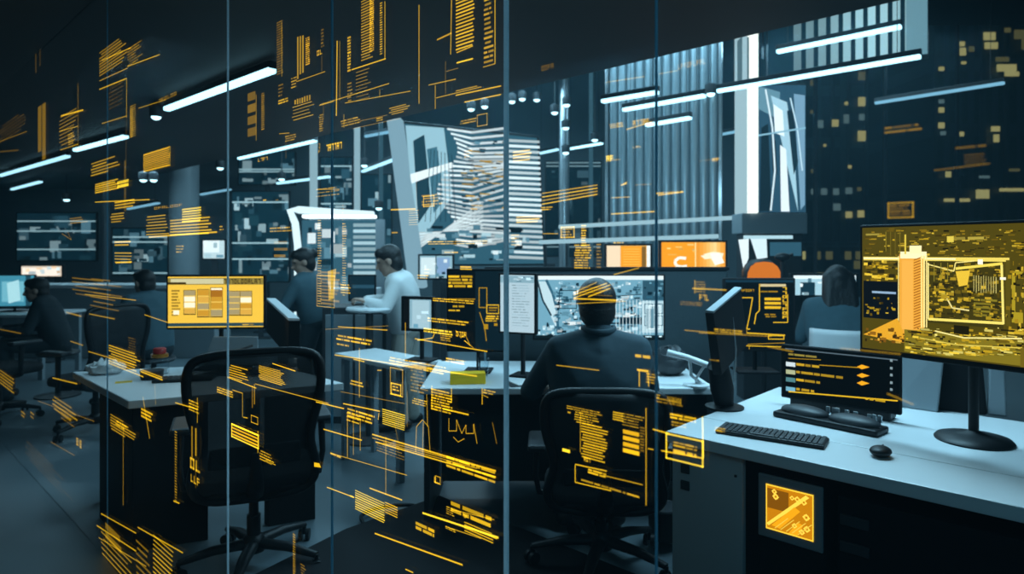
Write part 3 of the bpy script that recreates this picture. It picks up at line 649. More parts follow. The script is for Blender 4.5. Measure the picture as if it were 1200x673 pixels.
# --- wide monitor in front of the seated man
SK = rgb('#c2e2ee'); S2 = rgb('#6aa0b6'); S3 = rgb('#2e5f75'); S4 = rgb('#0e2a38')
def wide(a):
    a.rect(620, 320, 785, 400, rgb('#6d9fb4')); a.rect(620, 322, 785, 328, rgb('#dbe8ea'))
    a.free([(627, 330), (640, 330), (650, 352), (655, 392), (627, 392)], rgb('#b7d3dc')); a.poly([(640, 328), (648, 345), (653, 365), (654, 392)], 3, S3); a.poly([(630, 330), (636, 352), (646, 370)], 2, S4)
    a.confetti(648, 330, 752, 392, 420, (1.5, 8), (.8, 4), [SK, S2, S3, S4, S2, rgb('#e6f1f3')], .45, 1.0)
    a.rect(753, 329, 779, 352, rgb('#2d5263')); a.confetti(754, 330, 778, 351, 22, (2, 8), (1, 4), [S2, S3, S4]); a.rect(752, 353, 780, 390, rgb('#aecbd4'))
    for k in range(4): a.frame(755+k % 2*12, 356+k//2*14, 765+k % 2*12, 368+k//2*14, .9, S3)
    a.rect(757, 362, 766, 385, rgb('#5d8798')); a.frame(760, 358, 774, 386, 1, rgb('#dff0f3')); a.confetti(628, 378, 650, 394, 26, (1, 5), (1, 4), [SK, S4, rgb('#fff')[:3] if 0 else SK])
    a.rect(700, 372, 752, 380, S4); a.rect(712, 374, 726, 378, S2); a.rect(620, 393, 785, 398, rgb('#0b1a20')); a.confetti(740, 393, 776, 395.5, 8, (2, 4), (1, 2), [SK, S2])
    for k in range(11): a.line(722+k*4, 352, 722+k*4, 392, .6, rgb('#d8e9ed'))
    a.frame(655, 340, 676, 362, 1, S4); a.rect(680, 388, 735, 392, rgb('#dcecf0')); a.line(652, 352, 752, 345, 1, S4)
mx = P(702, 350, 3.9)
monitor('wide_monitor', 'wide black monitor with a pale blue map in front of the seated man', Vector((mx.x, 3.9, DZ)), 0, .80, P(0, 399, 3.9).z, P(0, 321, 3.9).z, wide, 3, foot=(.17, .11))
def pale(a): a.rect(580, 315, 640, 400, rgb('#a8c0cb')); a.rect(580, 323, 640, 331, rgb('#7fa2b0')); a.rows(600, 334, 622, 384, 16, rgb('#8fabb8'), .3); a.confetti(598, 324, 625, 330, 10, (2, 6), (1, 3), [SK, S3])
mx = P(606, 350, 3.62)
monitor('pale_monitor', 'pale document monitor seen obliquely beside the wide map monitor', Vector((mx.x, 3.62, DZ)), math.radians(-24), .23, P(0, 392, 3.62).z, P(0, 320, 3.62).z, pale, 4, foot=(.06, .07))
# --- dark code display left of the glass joint
YL = rgb('#e2b322'); YD = rgb('#a67f14')
def code1(a):
    a.rect(515, 310, 600, 420, rgb('#050d12')); a.rect(557, 318, 600, 410, rgb('#0a1c25'))
    a.rows(523, 323, 556, 338, 4, YL, .65, .1); a.rows(530, 358, 545, 362, 1, YL); a.rows(521, 363, 541, 366, 1, YL); a.rect(520, 350, 557, 351, YD)
    a.frame(561, 337, 571, 361, 1, YD); a.frame(570, 357, 585, 368, 1, YL); a.rows(573, 360, 583, 366, 2, YD); a.rows(569, 370, 585, 378, 3, YL, .6, .2); a.rect(567, 380, 572, 386, YD); a.rect(579, 379, 583, 382, YD); a.poly([(562, 366), (568, 384), (570, 400)], 1, YD)
mx = P(558, 360, 3.75)
monitor('code_monitor', 'dark monitor with yellow code standing left of the bright glass joint', Vector((mx.x, 3.75, DZ)), math.radians(-6), .35, P(0, 413, 3.75).z, P(0, 315, 3.75).z, code1, 5, foot=(.08, .08))
# --- dark monitor with yellow outlines right of the divider
def code2(a):
    a.rect(845, 320, 935, 430, rgb('#060f14')); a.rect(850, 327, 932, 331, rgb('#123040'))
    a.poly([(858, 349), (882, 349), (878, 372), (875, 386)], 1.1, YL); a.poly([(890, 333), (890, 364), (886, 368), (884, 380)], 1.1, YL); a.rect(891, 333, 921, 336, rgb('#c9b98c')); a.rows(891, 341, 920, 344, 1, YD)
    for y in (349, 354, 359): a.rect(896, y, 915, y+3, YL)
    a.rows(896, 368, 915, 373, 2, YD); a.glyphs(917, 336, 922, 374, 8, YL, True); a.poly([(923, 345), (923, 378), (906, 378)], 1, YL); a.line(852, 389, 920, 393, 1.3, YL); a.rows(864, 385, 880, 390, 2, YL); a.frame(900, 393, 919, 398, 1, YL)
    a.poly([(869, 393), (866, 404), (865, 422)], 1, YD); a.line(866, 405, 925, 407, 1, YL); a.line(878, 406, 878, 422, .9, YD); a.glyphs(868, 339, 884, 342, 6, YD); a.line(866, 404, 920, 402, .8, YD)
mx = P(890, 372, 3.75)
monitor('outline_monitor', 'dark monitor with yellow outline drawing between desk divider and long-haired woman', Vector((mx.x, 3.75, DZ)), math.radians(-3), .41, P(0, 412, 3.75).z, P(0, 326, 3.75).z, code2, 6, foot=(.12, .09))

# --- the right desk
N = Vector((.608, 2.56, 0))
DA = math.atan2(RW.y, RW.x)
def dk(s, v, z=0): return N+RW*s+VW*v+Vector((0, 0, z))
t = thing('white_desk', 'long white desk in the right foreground carrying keyboard, mouse and big yellow monitor', 'desk', N, DA)
MB().span((0, 0, DZ-.045), (2.3, .30, DZ)).build('front_worktop', M['desk'], t, bevel=.005)
MB().span((0, .304, DZ-.045), (2.3, 1.15, DZ)).build('rear_worktop', M['desk'], t, bevel=.005)
MB().span((.012, .03, 0), (.30, .06, DZ-.05)).build('end_panel', M['pnl'], t, bevel=.003)
m = MB()
for x, z in ((.07, .60), (.07, .535), (.275, .62)): m.box((x if x < .2 else x, .027, z), (.035 if x < .2 else .008, .006, .035 if x < .2 else .008))
m.build('socket', M['char'], t)
MB().span((.04, .42, .04), (2.26, .45, DZ-.05)).build('modesty_panel', M['blackm'], t)  # black sheet added where the space under the desk is only dark
for x in (.05, 2.2): MB().span((x, 1.06, 0), (x+.05, 1.11, DZ-.045)).build('leg', M['char'], t)
MB().span((2.22, .03, 0), (2.27, .08, DZ-.045)).build('leg', M['char'], t)
# tower computer under it
p = dk(.46, .06)
t = thing('tower_computer', 'black tower computer under the white desk with an orange glowing side window', 'computer', p, DA)
MB().span((-.115, 0, .02), (.115, .34, .665)).build('case', M['blackm'], t, bevel=.012)
MB().hexa([(-.11, -.012, .42), (.113, -.012, .42), (.113, -.012, .645), (-.11, -.012, .645)], (0, .014, 0)).build('window_frame', M['greym'], t, bevel=.004)
pl = Plane(p-VW*.014, RW); ar = Art(pl, 7, lambda u, v, l: (u, -.014-l, v))
OA = rgb('#f0a014'); OB = rgb('#c07808'); OC = rgb('#ffd24a'); OD = rgb('#7a4a06')
ar.R(-.078, .455, .082, .612, OB); ar.R(-.075, .53, .0, .60, OD)
ar.quad([(-.078, .472), (-.07, .466), (.07, .60), (.058, .606)], OC); ar.quad([(-.06, .47), (-.03, .465), (.04, .545), (.02, .555)], OA); ar.quad([(.0, .458), (.03, .458), (.05, .50), (.03, .505)], OA)
for x, z, r in ((-.045, .575, .011), (-.05, .592, .009), (.03, .585, .01), (.052, .58, .01), (.06, .53, .012), (.062, .49, .011), (.02, .49, .009), (.045, .475, .01), (.012, .585, .008)):
    ar.quad([(x+r*math.cos(w), z+r*math.sin(w)) for w in (PI*.25, PI*.75, PI*1.25, PI*1.75)], OA); ar.quad([(x+r*1.1*math.cos(w), z+r*1.1*math.sin(w)) for w in (0, PI*.5, PI, PI*1.5)], OC); ar.R(x-r*.35, z-r*.35, x+r*.35, z+r*.35, OB)
for k in range(5): ar.quad([(-.05+k*.02, .462), (-.046+k*.02, .462), (.0+k*.02, .51), (-.004+k*.02, .51)], tuple(c*.8 for c in OC))
for a_ in ((-.08, .453, .084, .458), (-.08, .609, .084, .614), (-.08, .453, -.076, .614), (.080, .453, .084, .614)): ar.R(*a_, rgb('#ffc838'))
ar.mb.build('glowing_window', picture_mat('window_glow', 1.35), t)
MB().box((0, .17, .01), (.2, .3, .02)).build('foot', M['black'], t)
p = dk(.74, .08)
t = thing('under_desk_shade', 'added black block for the darkness under the white desk beside the tower computer', 'cabinet', p, DA)  # black block added in place of the shade under the desk
MB().span((-.13, 0, 0), (.9, .32, .62)).build('body', M['blackm'], t, bevel=.006)
for z in (.44, .53): MB().span((-.12, -.012, z), (-.03, 0, z+.035)).build('handle', M['char'], t, bevel=.003)
# big yellow monitor
def city(a):
    a.rect(1000, 235, 1380, 470, rgb('#4d420c'))
    Yc = [rgb('#d8ae22'), rgb('#a5841a'), rgb('#f0c93c'), rgb('#6a5612'), rgb('#2a240a')]
    a.confetti(1012, 268, 1200, 300, 200, (1.5, 9), (.8, 2), Yc, .3, .8); a.confetti(1012, 300, 1054, 330, 60, (2, 9), (1, 5), Yc, .5, 1); a.rect(1012, 329, 1053, 372, rgb('#0a1016')); a.rect(1022, 341, 1050, 343.5, rgb('#8ba5c0')); a.confetti(1014, 348, 1050, 370, 26, (1, 5), (1, 3), Yc, .3, .7)
    a.rect(1012, 301, 1183, 305, rgb('#e9cf5e')); a.rect(1012, 302, 1120, 303.5, rgb('#fff2c0'))
    a.rect(1054, 297, 1083, 392, rgb('#e8a23a')); a.rect(1057, 305, 1070, 386, rgb('#f0ac48')); a.rect(1055, 295, 1086, 303, rgb('#fdf0b8')); a.rect(1066, 288, 1080, 297, rgb('#ffeeb0')); a.rect(1060, 275, 1062, 298, rgb('#d8bb40'))
    for k in range(26): a.line(1071, 305+k*3.2, 1079, 302+k*3.2, 1.3, rgb('#a8641a'))
    for x, w_ in ((1080, 1.5), (1083, 2), (1086, 1.2), (1053, 1)): a.line(x, 300, x, 384, w_, rgb('#f8e08a'))
    a.rect(1087, 306, 1176, 378, rgb('#3d360d')); a.confetti(1088, 308, 1174, 376, 300, (1.5, 8), (.8, 4), [rgb('#a88a1c'), rgb('#6f5c14'), rgb('#2b250a'), rgb('#cba428'), rgb('#3d3510')], .5, 1.1)
    a.free([(1120, 318), (1137, 317), (1134, 334), (1124, 336)], rgb('#e5bb38')); a.poly([(1088, 310), (1118, 318), (1120, 308), (1142, 306)], 1.2, rgb('#f2dc7e')); a.poly([(1110, 350), (1116, 361), (1136, 364)], 1.6, rgb('#e6d48a')); a.confetti(1100, 340, 1118, 352, 14, (3, 8), (2, 4), [rgb('#f0d24a'), rgb('#d5ae2c')])
    a.vrows(1141, 322, 1170, 344, 10, rgb('#c5b66a'), .3); a.rows(1141, 350, 1170, 372, 5, rgb('#7f7120'), .5)
    a.line(1088, 374, 1176, 379, 3, rgb('#f1da6a')); a.line(1174, 310, 1176, 380, 2.4, rgb('#f3dd74')); a.line(1088, 308, 1088, 374, 1.4, rgb('#f6e38a')); a.line(1120, 315, 1175, 309, 3, rgb('#efd456')); a.rect(1146, 304, 1152, 310, rgb('#fff6da')); a.rect(1172, 325, 1180, 328, rgb('#fff6da'))
    a.rect(1186, 318, 1199, 378, rgb('#a68f20')); a.rect(1190, 322, 1199, 366, rgb('#4c420f')); a.rect(1179, 305, 1184, 382, rgb('#574b10')); a.confetti(1178, 304, 1200, 392, 60, (1, 6), (1, 6), Yc, .4, 1)
    a.free([(1012, 392), (1052, 373), (1060, 392), (1060, 402), (1012, 398)], rgb('#e0a028')); a.confetti(1012, 384, 1060, 402, 34, (2, 8), (1, 4), [rgb('#8a5c14'), rgb('#f0b840'), rgb('#3a2a0a')]); a.rect(1060, 386, 1200, 412, rgb('#7d6d1c'))
    a.confetti(1060, 384, 1200, 416, 260, (1.5, 12), (.8, 3), Yc+[rgb('#f0dc70')], .5, 1.05); a.rect(1118, 381, 1136, 391, rgb('#1b1806')); a.poly([(1096, 388), (1130, 396), (1198, 397)], 1.6, rgb('#f2e08a')); a.poly([(1078, 396), (1120, 404), (1198, 408)], 1.1, rgb('#d9c050'))
    a.rect(1110, 277, 1118, 284, rgb('#d9c04a')); a.rows(1118, 278, 1165, 284, 1, rgb('#a8943a')); a.rows(1015, 274, 1034, 278, 1, rgb('#a8943a')); a.vrows(1038, 270, 1060, 300, 4, rgb('#7d6c1e'), .2)
    for x in (1095, 1103, 1111): a.line(x, 308, x, 330, .7, rgb('#8d7d26'))
    a.confetti(1200, 256, 1350, 430, 260, (2, 14), (1, 6), Yc+[rgb('#f0dc70')], .4, 1.0); a.rect(1230, 300, 1262, 400, rgb('#d89a34')); a.rect(1290, 320, 1318, 410, rgb('#a8861e')); a.rect(1196, 408, 1350, 430, rgb('#6d5a16'))
mp = P(1062, 340, 2.36); md = math.atan2(-.45, .29)
mb_ = Vector((1.37, 2.55, 0)); mdir = Vector((.29, -.45, 0)).normalized(); W_ = .84; mc = mb_+mdir*W_/2
t = monitor('big_monitor', 'big black monitor with a glowing yellow city picture on the white desk', Vector((mc.x, mc.y, DZ)), md, W_, P(0, 413, 2.55).z, P(0, 264, 2.55).z, city, 8, bez=.011, stand=False, th=.03, chin=.02)
sb = G(1141, 517, DZ)
R_ = Matrix.Rotation(-md, 3, 'Z'); lb = R_ @ (sb-Vector((mc.x, mc.y, DZ)))
MB().tube([(lb.x, lb.y, .02), (lb.x, lb.y, .40)], .017, 14).build('stand_pole', M['black'], t, smooth=50)
MB().span((lb.x-.03, .028, .34), (lb.x+.03, lb.y+.01, .42)).build('mount', M['black'], t, bevel=.004)
MB().lathe([(.125, 0), (.127, .006), (.118, .016), (.07, .026), (.028, .034), (.02, .04)], (lb.x, lb.y, 0), 40).build('stand_base', M['black'], t, smooth=50)
# dark code display in front of it
def code3(a):
    a.rect(900, 400, 1070, 500, rgb('#04080b')); a.rows(924, 414, 962, 418, 1, rgb('#8a7a34')); a.rect(920, 408, 1052, 409.3, rgb('#50606a'))
    for y, k in ((424, 0), (433, 1), (442, 2), (453, 3)):
        a.rect(921, y, 932, y+5, [rgb('#c8d4d8'), rgb('#a8ad88'), rgb('#4c7a80'), rgb('#6fa9bf')][k]); a.rows(933, y+1.6, [961, 990, 961, 954][k], y+5, 1, rgb('#c39a22'), .8, .05)
    for y in (430, 440, 449): a.free([(1004, y), (1010, y-2.5), (1019, y+.5), (1010, y+3), (1005, y+2.5)], rgb('#f2a51c'))
    a.line(960, 428, 1006, 431, 1, YD); a.line(924, 459, 1052, 470, 1.4, YL); a.rows(1014, 466, 1040, 469, 1, YL, .8, .1); a.line(924, 420, 962, 422, .7, YD)
    for y in (421, 430, 438, 447, 455): a.rect(1043, y, 1046, y+3, rgb('#7d9097'))
e0 = P(915, 440, 3.0); e1 = P(1056, 440, 2.66); ec = (e0+e1)/2; ew = (Vector((e1.x-e0.x, e1.y-e0.y))).length
t = monitor('low_code_monitor', 'low dark monitor listing amber code lines, standing behind the keyboard', Vector((ec.x, ec.y, DZ)), math.atan2(e1.y-e0.y, e1.x-e0.x), ew, .775, 1.022, code3, 9, stand=False, th=.025, bez=.008)
MB().span((-ew*.42, .0, 0), (ew*.42, .10, .045)).build('stand_base', M['black'], t, bevel=.01)
MB().span((-.06, .02, .04), (.06, .06, .2)).build('stand_pole', M['black'], t)
# docking tray in front of it
a = G(910, 487, DZ); b = G(1032, 512, DZ); c = (a+b)/2; L = (b-a).length; rz = math.atan2(b.y-a.y, b.x-a.x)
t = thing('docking_tray', 'black docking tray with two grey wrist pads below the low dark monitor', 'tray', Vector((c.x, c.y, DZ)), rz)
MB().span((-L/2, -.035, 0), (L/2, .085, .026)).build('base', M['black'], t, bevel=.008)
for s in (-1, 1): MB().ell((s*L*.24, .03, .03), (L*.24, .056, .03), None, 24, 10).build('wrist_pad', M['char'], t, smooth=180)
m = MB(); rr = random.Random(4)
for i in range(9): m.box((rr.uniform(-L*.1, L*.46), .078+rr.random()*.012, .045), (.016, .01, .03))
m.build('connector', M['steel'], t, bevel=.002)
# keyboard
a = G(838, 508, DZ); b = G(966, 528, DZ); L = (b-a).length; rz = math.atan2(b.y-a.y, b.x-a.x); kw = .125
yd = Vector((-math.sin(rz), math.cos(rz), 0)); c = (a+b)/2+yd*kw/2
t = thing('computer_keyboard', 'slim black keyboard lying at the front of the white desk', 'keyboard', Vector((c.x, c.y, DZ)), rz)
MB().box((0, 0, .008), (L, kw, .016)).build('case', M['black'], t, bevel=.005)
m = MB(); n = 20
for r in range(6):
    for k in range(n):
        if r == 0 and 5 < k < 11: continue
        m.box((-L/2+L*(k+.5)/n*.97+.006, -kw/2+kw*(r+.5)/6*.94+.004, .018), (L/n*.78, kw/6*.74, .006))
m.box((-L*.05, -kw/2+kw*.5/6*.94+.004, .018), (L*.24, kw/6*.74, .006)); m.build('keys', M['char'], t, bevel=.0015)
p = G(1032, 535, DZ)
t = thing('computer_mouse', 'round black mouse on the white desk right of the keyboard', 'mouse', p, DA+PI/2)
MB().ell((0, 0, .0185), (.044, .034, .018), None, 24, 14).build('shell', M['black'], t, smooth=180)
m = MB(); m.box((.026, 0, .0335), (.014, .005, .004)); m.build('wheel', M['char'], t, bevel=.002)
# grey shell computer behind
p = P(1105, 505, 2.88)
t = thing('grey_computer', 'grey all-in-one computer seen from behind under the big yellow monitor', 'computer', Vector((p.x, 2.86, DZ)), math.radians(-32))
MB().hexa([(-.21, 0, .0), (-.03, -.03, .0), (-.0, .0, .30), (-.17, .04, .30)], (0, .03, 0)).build('side_shell', M['greym'], t, bevel=.008)
MB().hexa([(-.09, .02, .0), (.15, .02, .0), (.13, .05, .30), (-.03, .05, .30)], (0, .05, 0)).build('body', M['blackm'], t, bevel=.01)
MB().hexa([(.15, .03, .0), (.22, .03, .0), (.21, .05, .28), (.16, .05, .28)], (0, .05, 0)).build('side_shell', M['greym'], t, bevel=.008)
p = dk(1.36, .98, DZ)
t = thing('cable_bundle', 'loose pale cables on the right end of the white desk under the big monitor', 'cables', p, DA)
for k in range(4):
    MB().tube([(-.15+.05*k, .02*k, .012), (-.08+.03*k, .06, .10+.05*k), (.05, .04-.02*k, .17+.02*k), (.16, -.05, .12-.01*k), (.28, -.12, .012)], .011, 8).build('cable', M['white'], t, smooth=60, subsurf=1)
# tilted monitor seen from its edge
p = P(849, 478, 2.94)
t = thing('tilted_monitor', 'black monitor seen edge-on, leaning at the left end of the white desk', 'monitor', Vector((p.x, p.y, DZ)))
b_ = t.location
def q_(px, py, d): return P(px, py, d)-b_
MB().hexa([q_(835, 440, 2.8), q_(846, 440, 2.8), q_(836, 367.6, 2.74), q_(826, 367, 2.74)], q_(860, 339, 3.14)-q_(826, 367, 2.74)).build('casing', M['blackm'], t, bevel=.004)
MB().hexa([q_(826, 366.5, 2.735), q_(836.5, 367.5, 2.735), q_(836.8, 364.5, 2.735), q_(827, 363.5, 2.735)], q_(860, 339, 3.14)-q_(826, 367, 2.74)).build('top_edge', M['greym'], t, bevel=.002)
MB().tube([q_(842, 430, 2.9), q_(846, 455, 2.92), (0, 0, .012)], [.045, .052, .04], 14).build('stand_pole', M['blackm'], t, smooth=60)
MB().lathe([(.085, 0), (.085, .008), (.05, .016)], (0, 0, 0), 28).build('stand_base', M['black'], t, smooth=40)
MB().tube([q_(858, 372, 3.0), q_(862, 410, 3.0), q_(860, 445, 2.97), (.03, 0, .02)], .006, 8).build('cable', M['steel'], t, smooth=60)
t = thing('white_lamp_arm', 'white tubular desk lamp arm reaching towards the edge-on monitor', 'lamp', P(812, 452, 3.42))
b_ = t.location; b_ = Vector((b_.x, b_.y, DZ)); t.location = b_
MB().tube([q_(782, 413, 3.42), q_(805, 419, 3.40), q_(829, 428, 3.37)], .016, 12).build('shade_tube', M['white'], t, smooth=60)
MB().tube([q_(808, 421, 3.40), q_(810, 440, 3.40), q_(822, 450, 3.4), (.06, -.02, .01)], .009, 10).build('arm', M['white'], t, smooth=60)
MB().tube([q_(826, 428, 3.37), q_(815, 445, 3.38), (.02, 0, .01)], .007, 10).build('arm', M['white'], t, smooth=60)
MB().lathe([(.07, 0), (.07, .01), (.02, .018)], (.02, 0, 0), 24).build('base', M['white'], t, smooth=40)

# --- centre desk with divider
t = thing('centre_desk', 'white desk of the seated man in the middle of the picture', 'desk', (.3, 3.36, 0))
MB().span((-.78, 0, DZ-.035), (.76, .84, DZ)).build('worktop', M['desk'], t, bevel=.005)
MB().span((-.76, .02, 0), (-.73, .8, DZ-.035)).build('end_panel', M['char'], t)
MB().span((-.72, .5, .08), (.72, .53, DZ-.035)).build('modesty_panel', M['part'], t)
MB().span((.72, .02, 0), (.75, .8, DZ-.035)).build('end_panel', M['char'], t)
t = thing('desk_divider', 'dark fabric desk divider standing behind the wide map monitor', 'divider', (.45, 4.26, 0))
MB().span((-.62, 0, .1), (.97, .04, P(0, 317, 4.26).z)).build('panel', M['part'], t, bevel=.006)
MB().span((-.63, -.01, P(0, 317, 4.26).z), (.98, .05, P(0, 313, 4.26).z)).build('top_rail', M['blackm'], t, bevel=.004)
for x in (-.55, .9): MB().span((x-.02, -.01, 0), (x+.02, .05, .1)).build('foot', M['char'], t)
a = P(395, 416, 4.5); b = P(497, 437, 3.8)
a = G(392, 414, DZ); b = G(468, 430, DZ); L = (b-a).length
t = thing('white_bench_table', 'narrow white table running back from the seated mans desk on the left', 'table', Vector((a.x, a.y, 0)), math.atan2(b.y-a.y, b.x-a.x))
MB().span((0, 0, DZ-.03), (L, .34, DZ)).build('tabletop', M['desk'], t, bevel=.005)
for x in (.04, L-.08):
    for y in (.03, .27): MB().span((x, y, 0), (x+.04, y+.04, DZ-.03)).build('leg', M['greym'], t)
def sticky(px, py, d, w, dep, h, rz, label, m='yellow'):
    p = P(px, py, d); t = thing('sticky_note_pad', label, 'note pad', Vector((p.x, p.y, DZ)), rz)
    MB().box((0, 0, h/2), (w, dep, h)).build('pad', M[m], t, bevel=.002); MB().box((.0, -.002, h+.001), (w*.96, dep*.96, .002)).build('top_sheet', M[m], t)
sticky(548, 447, 3.5, .19, .09, .055, .1, 'bright yellow stack of notes on the centre desk left of the glass joint')
p = G(567, 444, DZ)
p = P(567, 440, 3.72); t = thing('drinking_glass', 'clear drinking glass behind the yellow notes on the centre desk', 'glass', Vector((p.x, 3.68, DZ)))
MB().lathe([(.026, 0), (.034, .11), (.031, .11), (.023, .006), (.0, .005)], (0, 0, 0), 24).build('tumbler', M['jar'], t, smooth=40)
MB().lathe([(.0, .007), (.0228, .007), (.027, .05), (.0, .051)], (0, 0, 0), 24).build('water', M['jar'], t, smooth=40)
p = P(612, 440, 3.62); t = thing('desk_papers', 'loose papers and dark folder by the seated mans left hand', 'papers', Vector((p.x+.02, 3.47, DZ)), .2)
MB().box((0, 0, .003), (.2, .14, .006)).build('folder', M['char'], t); MB().box((.01, .01, .008), (.17, .12, .004), Matrix.Rotation(.25, 3, 'Z')).build('sheet', M['paper'], t)
p = Vector((.43, 3.52, DZ)); t = thing('desk_keyboard', 'black keyboard in front of the seated man, mostly hidden by him', 'keyboard', p)
MB().box((0, 0, .008), (.42, .12, .016)).build('case', M['black'], t, bevel=.004)
m = MB()
for r in range(5):
    for k in range(14): m.box((-.19+k*.029, -.045+r*.023, .018), (.022, .017, .005))
m.build('keys', M['char'], t)
p = P(785, 436, 3.8); t = thing('plastic_bag', 'crumpled grey plastic bag on the desk between the seated man and the lamp arm', 'bag', Vector((p.x-.02, 3.72, DZ)))
m = MB(); m.ell((0, 0, .075), (.10, .07, .08), None, 20, 12); rr = random.Random(2); m.v = [(x*(1+rr.uniform(-.18, .18)), y*(1+rr.uniform(-.18, .18)), max(0, z*(1+rr.uniform(-.12, .2)))) for x, y, z in m.v]
m.build('bag_body', M['char'], t, smooth=35); MB().tube([(-.05, 0, .13), (-.02, 0, .185), (.04, 0, .13)], .006, 8).build('handle', M['char'], t, smooth=60, subsurf=1)
# small grey screen and high table by the standing man
def d10(a): a.rect(480, 345, 515, 395, rgb('#7fa5b4')); a.rect(483, 352, 503, 384, rgb('#9dbcc7')); a.confetti(484, 352, 502, 384, 6, (3, 8), (2, 6), [SK, S2])
mx = P(495, 366, 4.4)
monitor('small_pale_monitor', 'small pale grey monitor right of the standing man', Vector((mx.x, 4.16, DZ)), math.radians(-20), .24, P(0, 388, 4.2).z, P(0, 347, 4.2).z, d10, 3, foot=(.09, .07), bez=.02, poley=.03)
p = P(436, 360, 5.0); zt = p.z
t = thing('round_high_table', 'round white high table under the standing mans hands', 'table', Vector((p.x-.02, 5.0, 0)))
MB().lathe([(.0, zt-.03), (.17, zt-.03), (.18, zt-.015), (.17, zt), (.0, zt)], (0, 0, 0), 32).build('tabletop', M['desk'], t, smooth=40)
MB().lathe([(.03, .02), (.03, zt-.03)], (0, 0, 0), 16).build('column', M['char'], t, smooth=40); MB().lathe([(.2, 0), (.2, .012), (.04, .03)], (0, 0, 0), 28).build('foot', M['char'], t, smooth=40)
def d11(a): a.rect(400, 318, 450, 350, rgb('#0f2631')); a.rect(413, 334, 442, 338, rgb('#24485a'))
mx = P(424, 336, 5.6)
monitor('black_monitor', 'black switched-off monitor behind the standing mans hands', Vector((mx.x, 5.6, .98)), 0, .24, 1.02, P(0, 322, 5.6).z, d11, 3, foot=(.09, .07))
t = thing('side_cabinet', 'dark cabinet under the black switched-off monitor', 'cabinet', Vector((mx.x, 5.45, 0)))
MB().span((-.3, 0, 0), (.24, .45, .98)).build('body', M['char'], t, bevel=.006)
for x in (-.27, -.02): MB().span((x, -.012, .06), (x+.23, 0, .92)).build('door', M['greym'], t, bevel=.003)

# --- left desk
A = G(150, 470, DZ); B = G(403, 449, DZ); Dk = G(85, 436, DZ); Cc = B+(Dk-A)*.85
t = thing('left_desk', 'pale desk at left with the yellow dashboard monitor', 'desk', Vector((A.x, A.y, 0)))
loc = lambda p: (p.x-A.x, p.y-A.y)
MB().prism([loc(A), loc(B), loc(Cc), loc(Dk)], DZ-.04, DZ).build('worktop', M['desk'], t, bevel=.005)
ab = (B-A).normalized(); ad = (Dk-A).normalized()
def pk(s, v): p = A+ab*s+ad*v; return (p.x-A.x, p.y-A.y)
MB().prism([pk(.03, .04), pk(.36, .04), pk(.36, .62), pk(.03, .62)], 0, DZ-.04).build('pedestal', M['blackm'], t, bevel=.004)
MB().prism([pk(.66, .08), pk(.90, .08), pk(.90, .13), pk(.66, .13)], 0, DZ-.04).build('end_panel', M['blackm'], t, bevel=.004)
MB().prism([pk(.1, .85), pk(.16, .85), pk(.16, .91), pk(.1, .91)], 0, DZ-.04).build('leg', M['char'], t); MB().prism([pk(.86, .80), pk(.92, .80), pk(.92, .86), pk(.86, .86)], 0, DZ-.04).build('leg', M['char'], t)
p = G(187, 438, DZ)
t = thing('preserve_jar', 'glass jar with a red lid and amber filling on the left desk', 'jar', p)
MB().lathe([(.045, 0), (.05, .01), (.05, .07), (.04, .085), (.04, .095)], (0, 0, 0), 24).build('jar_body', M['jar'], t, smooth=50)
MB().lathe([(.0, .004), (.043, .004), (.045, .03), (.0, .03)], (0, 0, 0), 24).build('filling', M['white'], t, smooth=50)
MB().lathe([(.0, .096), (.046, .096), (.046, .115), (.0, .118)], (0, 0, 0), 24).build('band', M['amber'], t, smooth=50); MB().lathe([(.0, .118), (.034, .118), (.034, .145), (.028, .15), (.0, .15)], (0, 0, 0), 24).build('lid', M['red'], t, smooth=50)
p = G(178, 444, DZ)
t = thing('round_tin', 'flat round black tin in front of the red-lidded jar', 'tin', p)
MB().lathe([(.055, 0), (.058, .01), (.058, .038), (.0, .038)], (0, 0, 0), 28).build('tin_body', M['black'], t, smooth=40); MB().lathe([(.06, .038), (.06, .048), (.0, .052)], (0, 0, 0), 28).build('lid', M['char'], t, smooth=40)
p = G(124, 438, DZ)
t = thing('crumpled_cloth', 'crumpled white cloth at the back left of the pale desk', 'cloth', p)
m = MB(); m.ell((0, 0, .03), (.10, .07, .045), None, 22, 12); rr = random.Random(6); m.v = [(x*(1+rr.uniform(-.2, .2)), y*(1+rr.uniform(-.2, .2)), max(.0, z*(1+rr.uniform(-.3, .3)))) for x, y, z in m.v]
m.build('cloth', M['paper'], t, smooth=60)
p = G(145, 448, DZ)
t = thing('yellow_note', 'small yellow note lying left of the round tin', 'note', p, .5); MB().box((0, 0, .001), (.08, .05, .002)).build('sheet', M['yellow'], t); MB().box((.0, 0, .0025), (.06, .004, .001)).build('ink_line', M['char'], t)
p = G(216, 446, DZ)
t = thing('slim_keyboard', 'slim dark keyboard below the yellow dashboard monitor', 'keyboard', p, .25)
MB().box((0, 0, .009), (.30, .11, .016)).build('case', M['black'], t, bevel=.004); m = MB()
for r in range(5):
    for k in range(11): m.box((-.13+k*.026, -.04+r*.02, .019), (.02, .015, .005))
m.build('keys', M['char'], t)
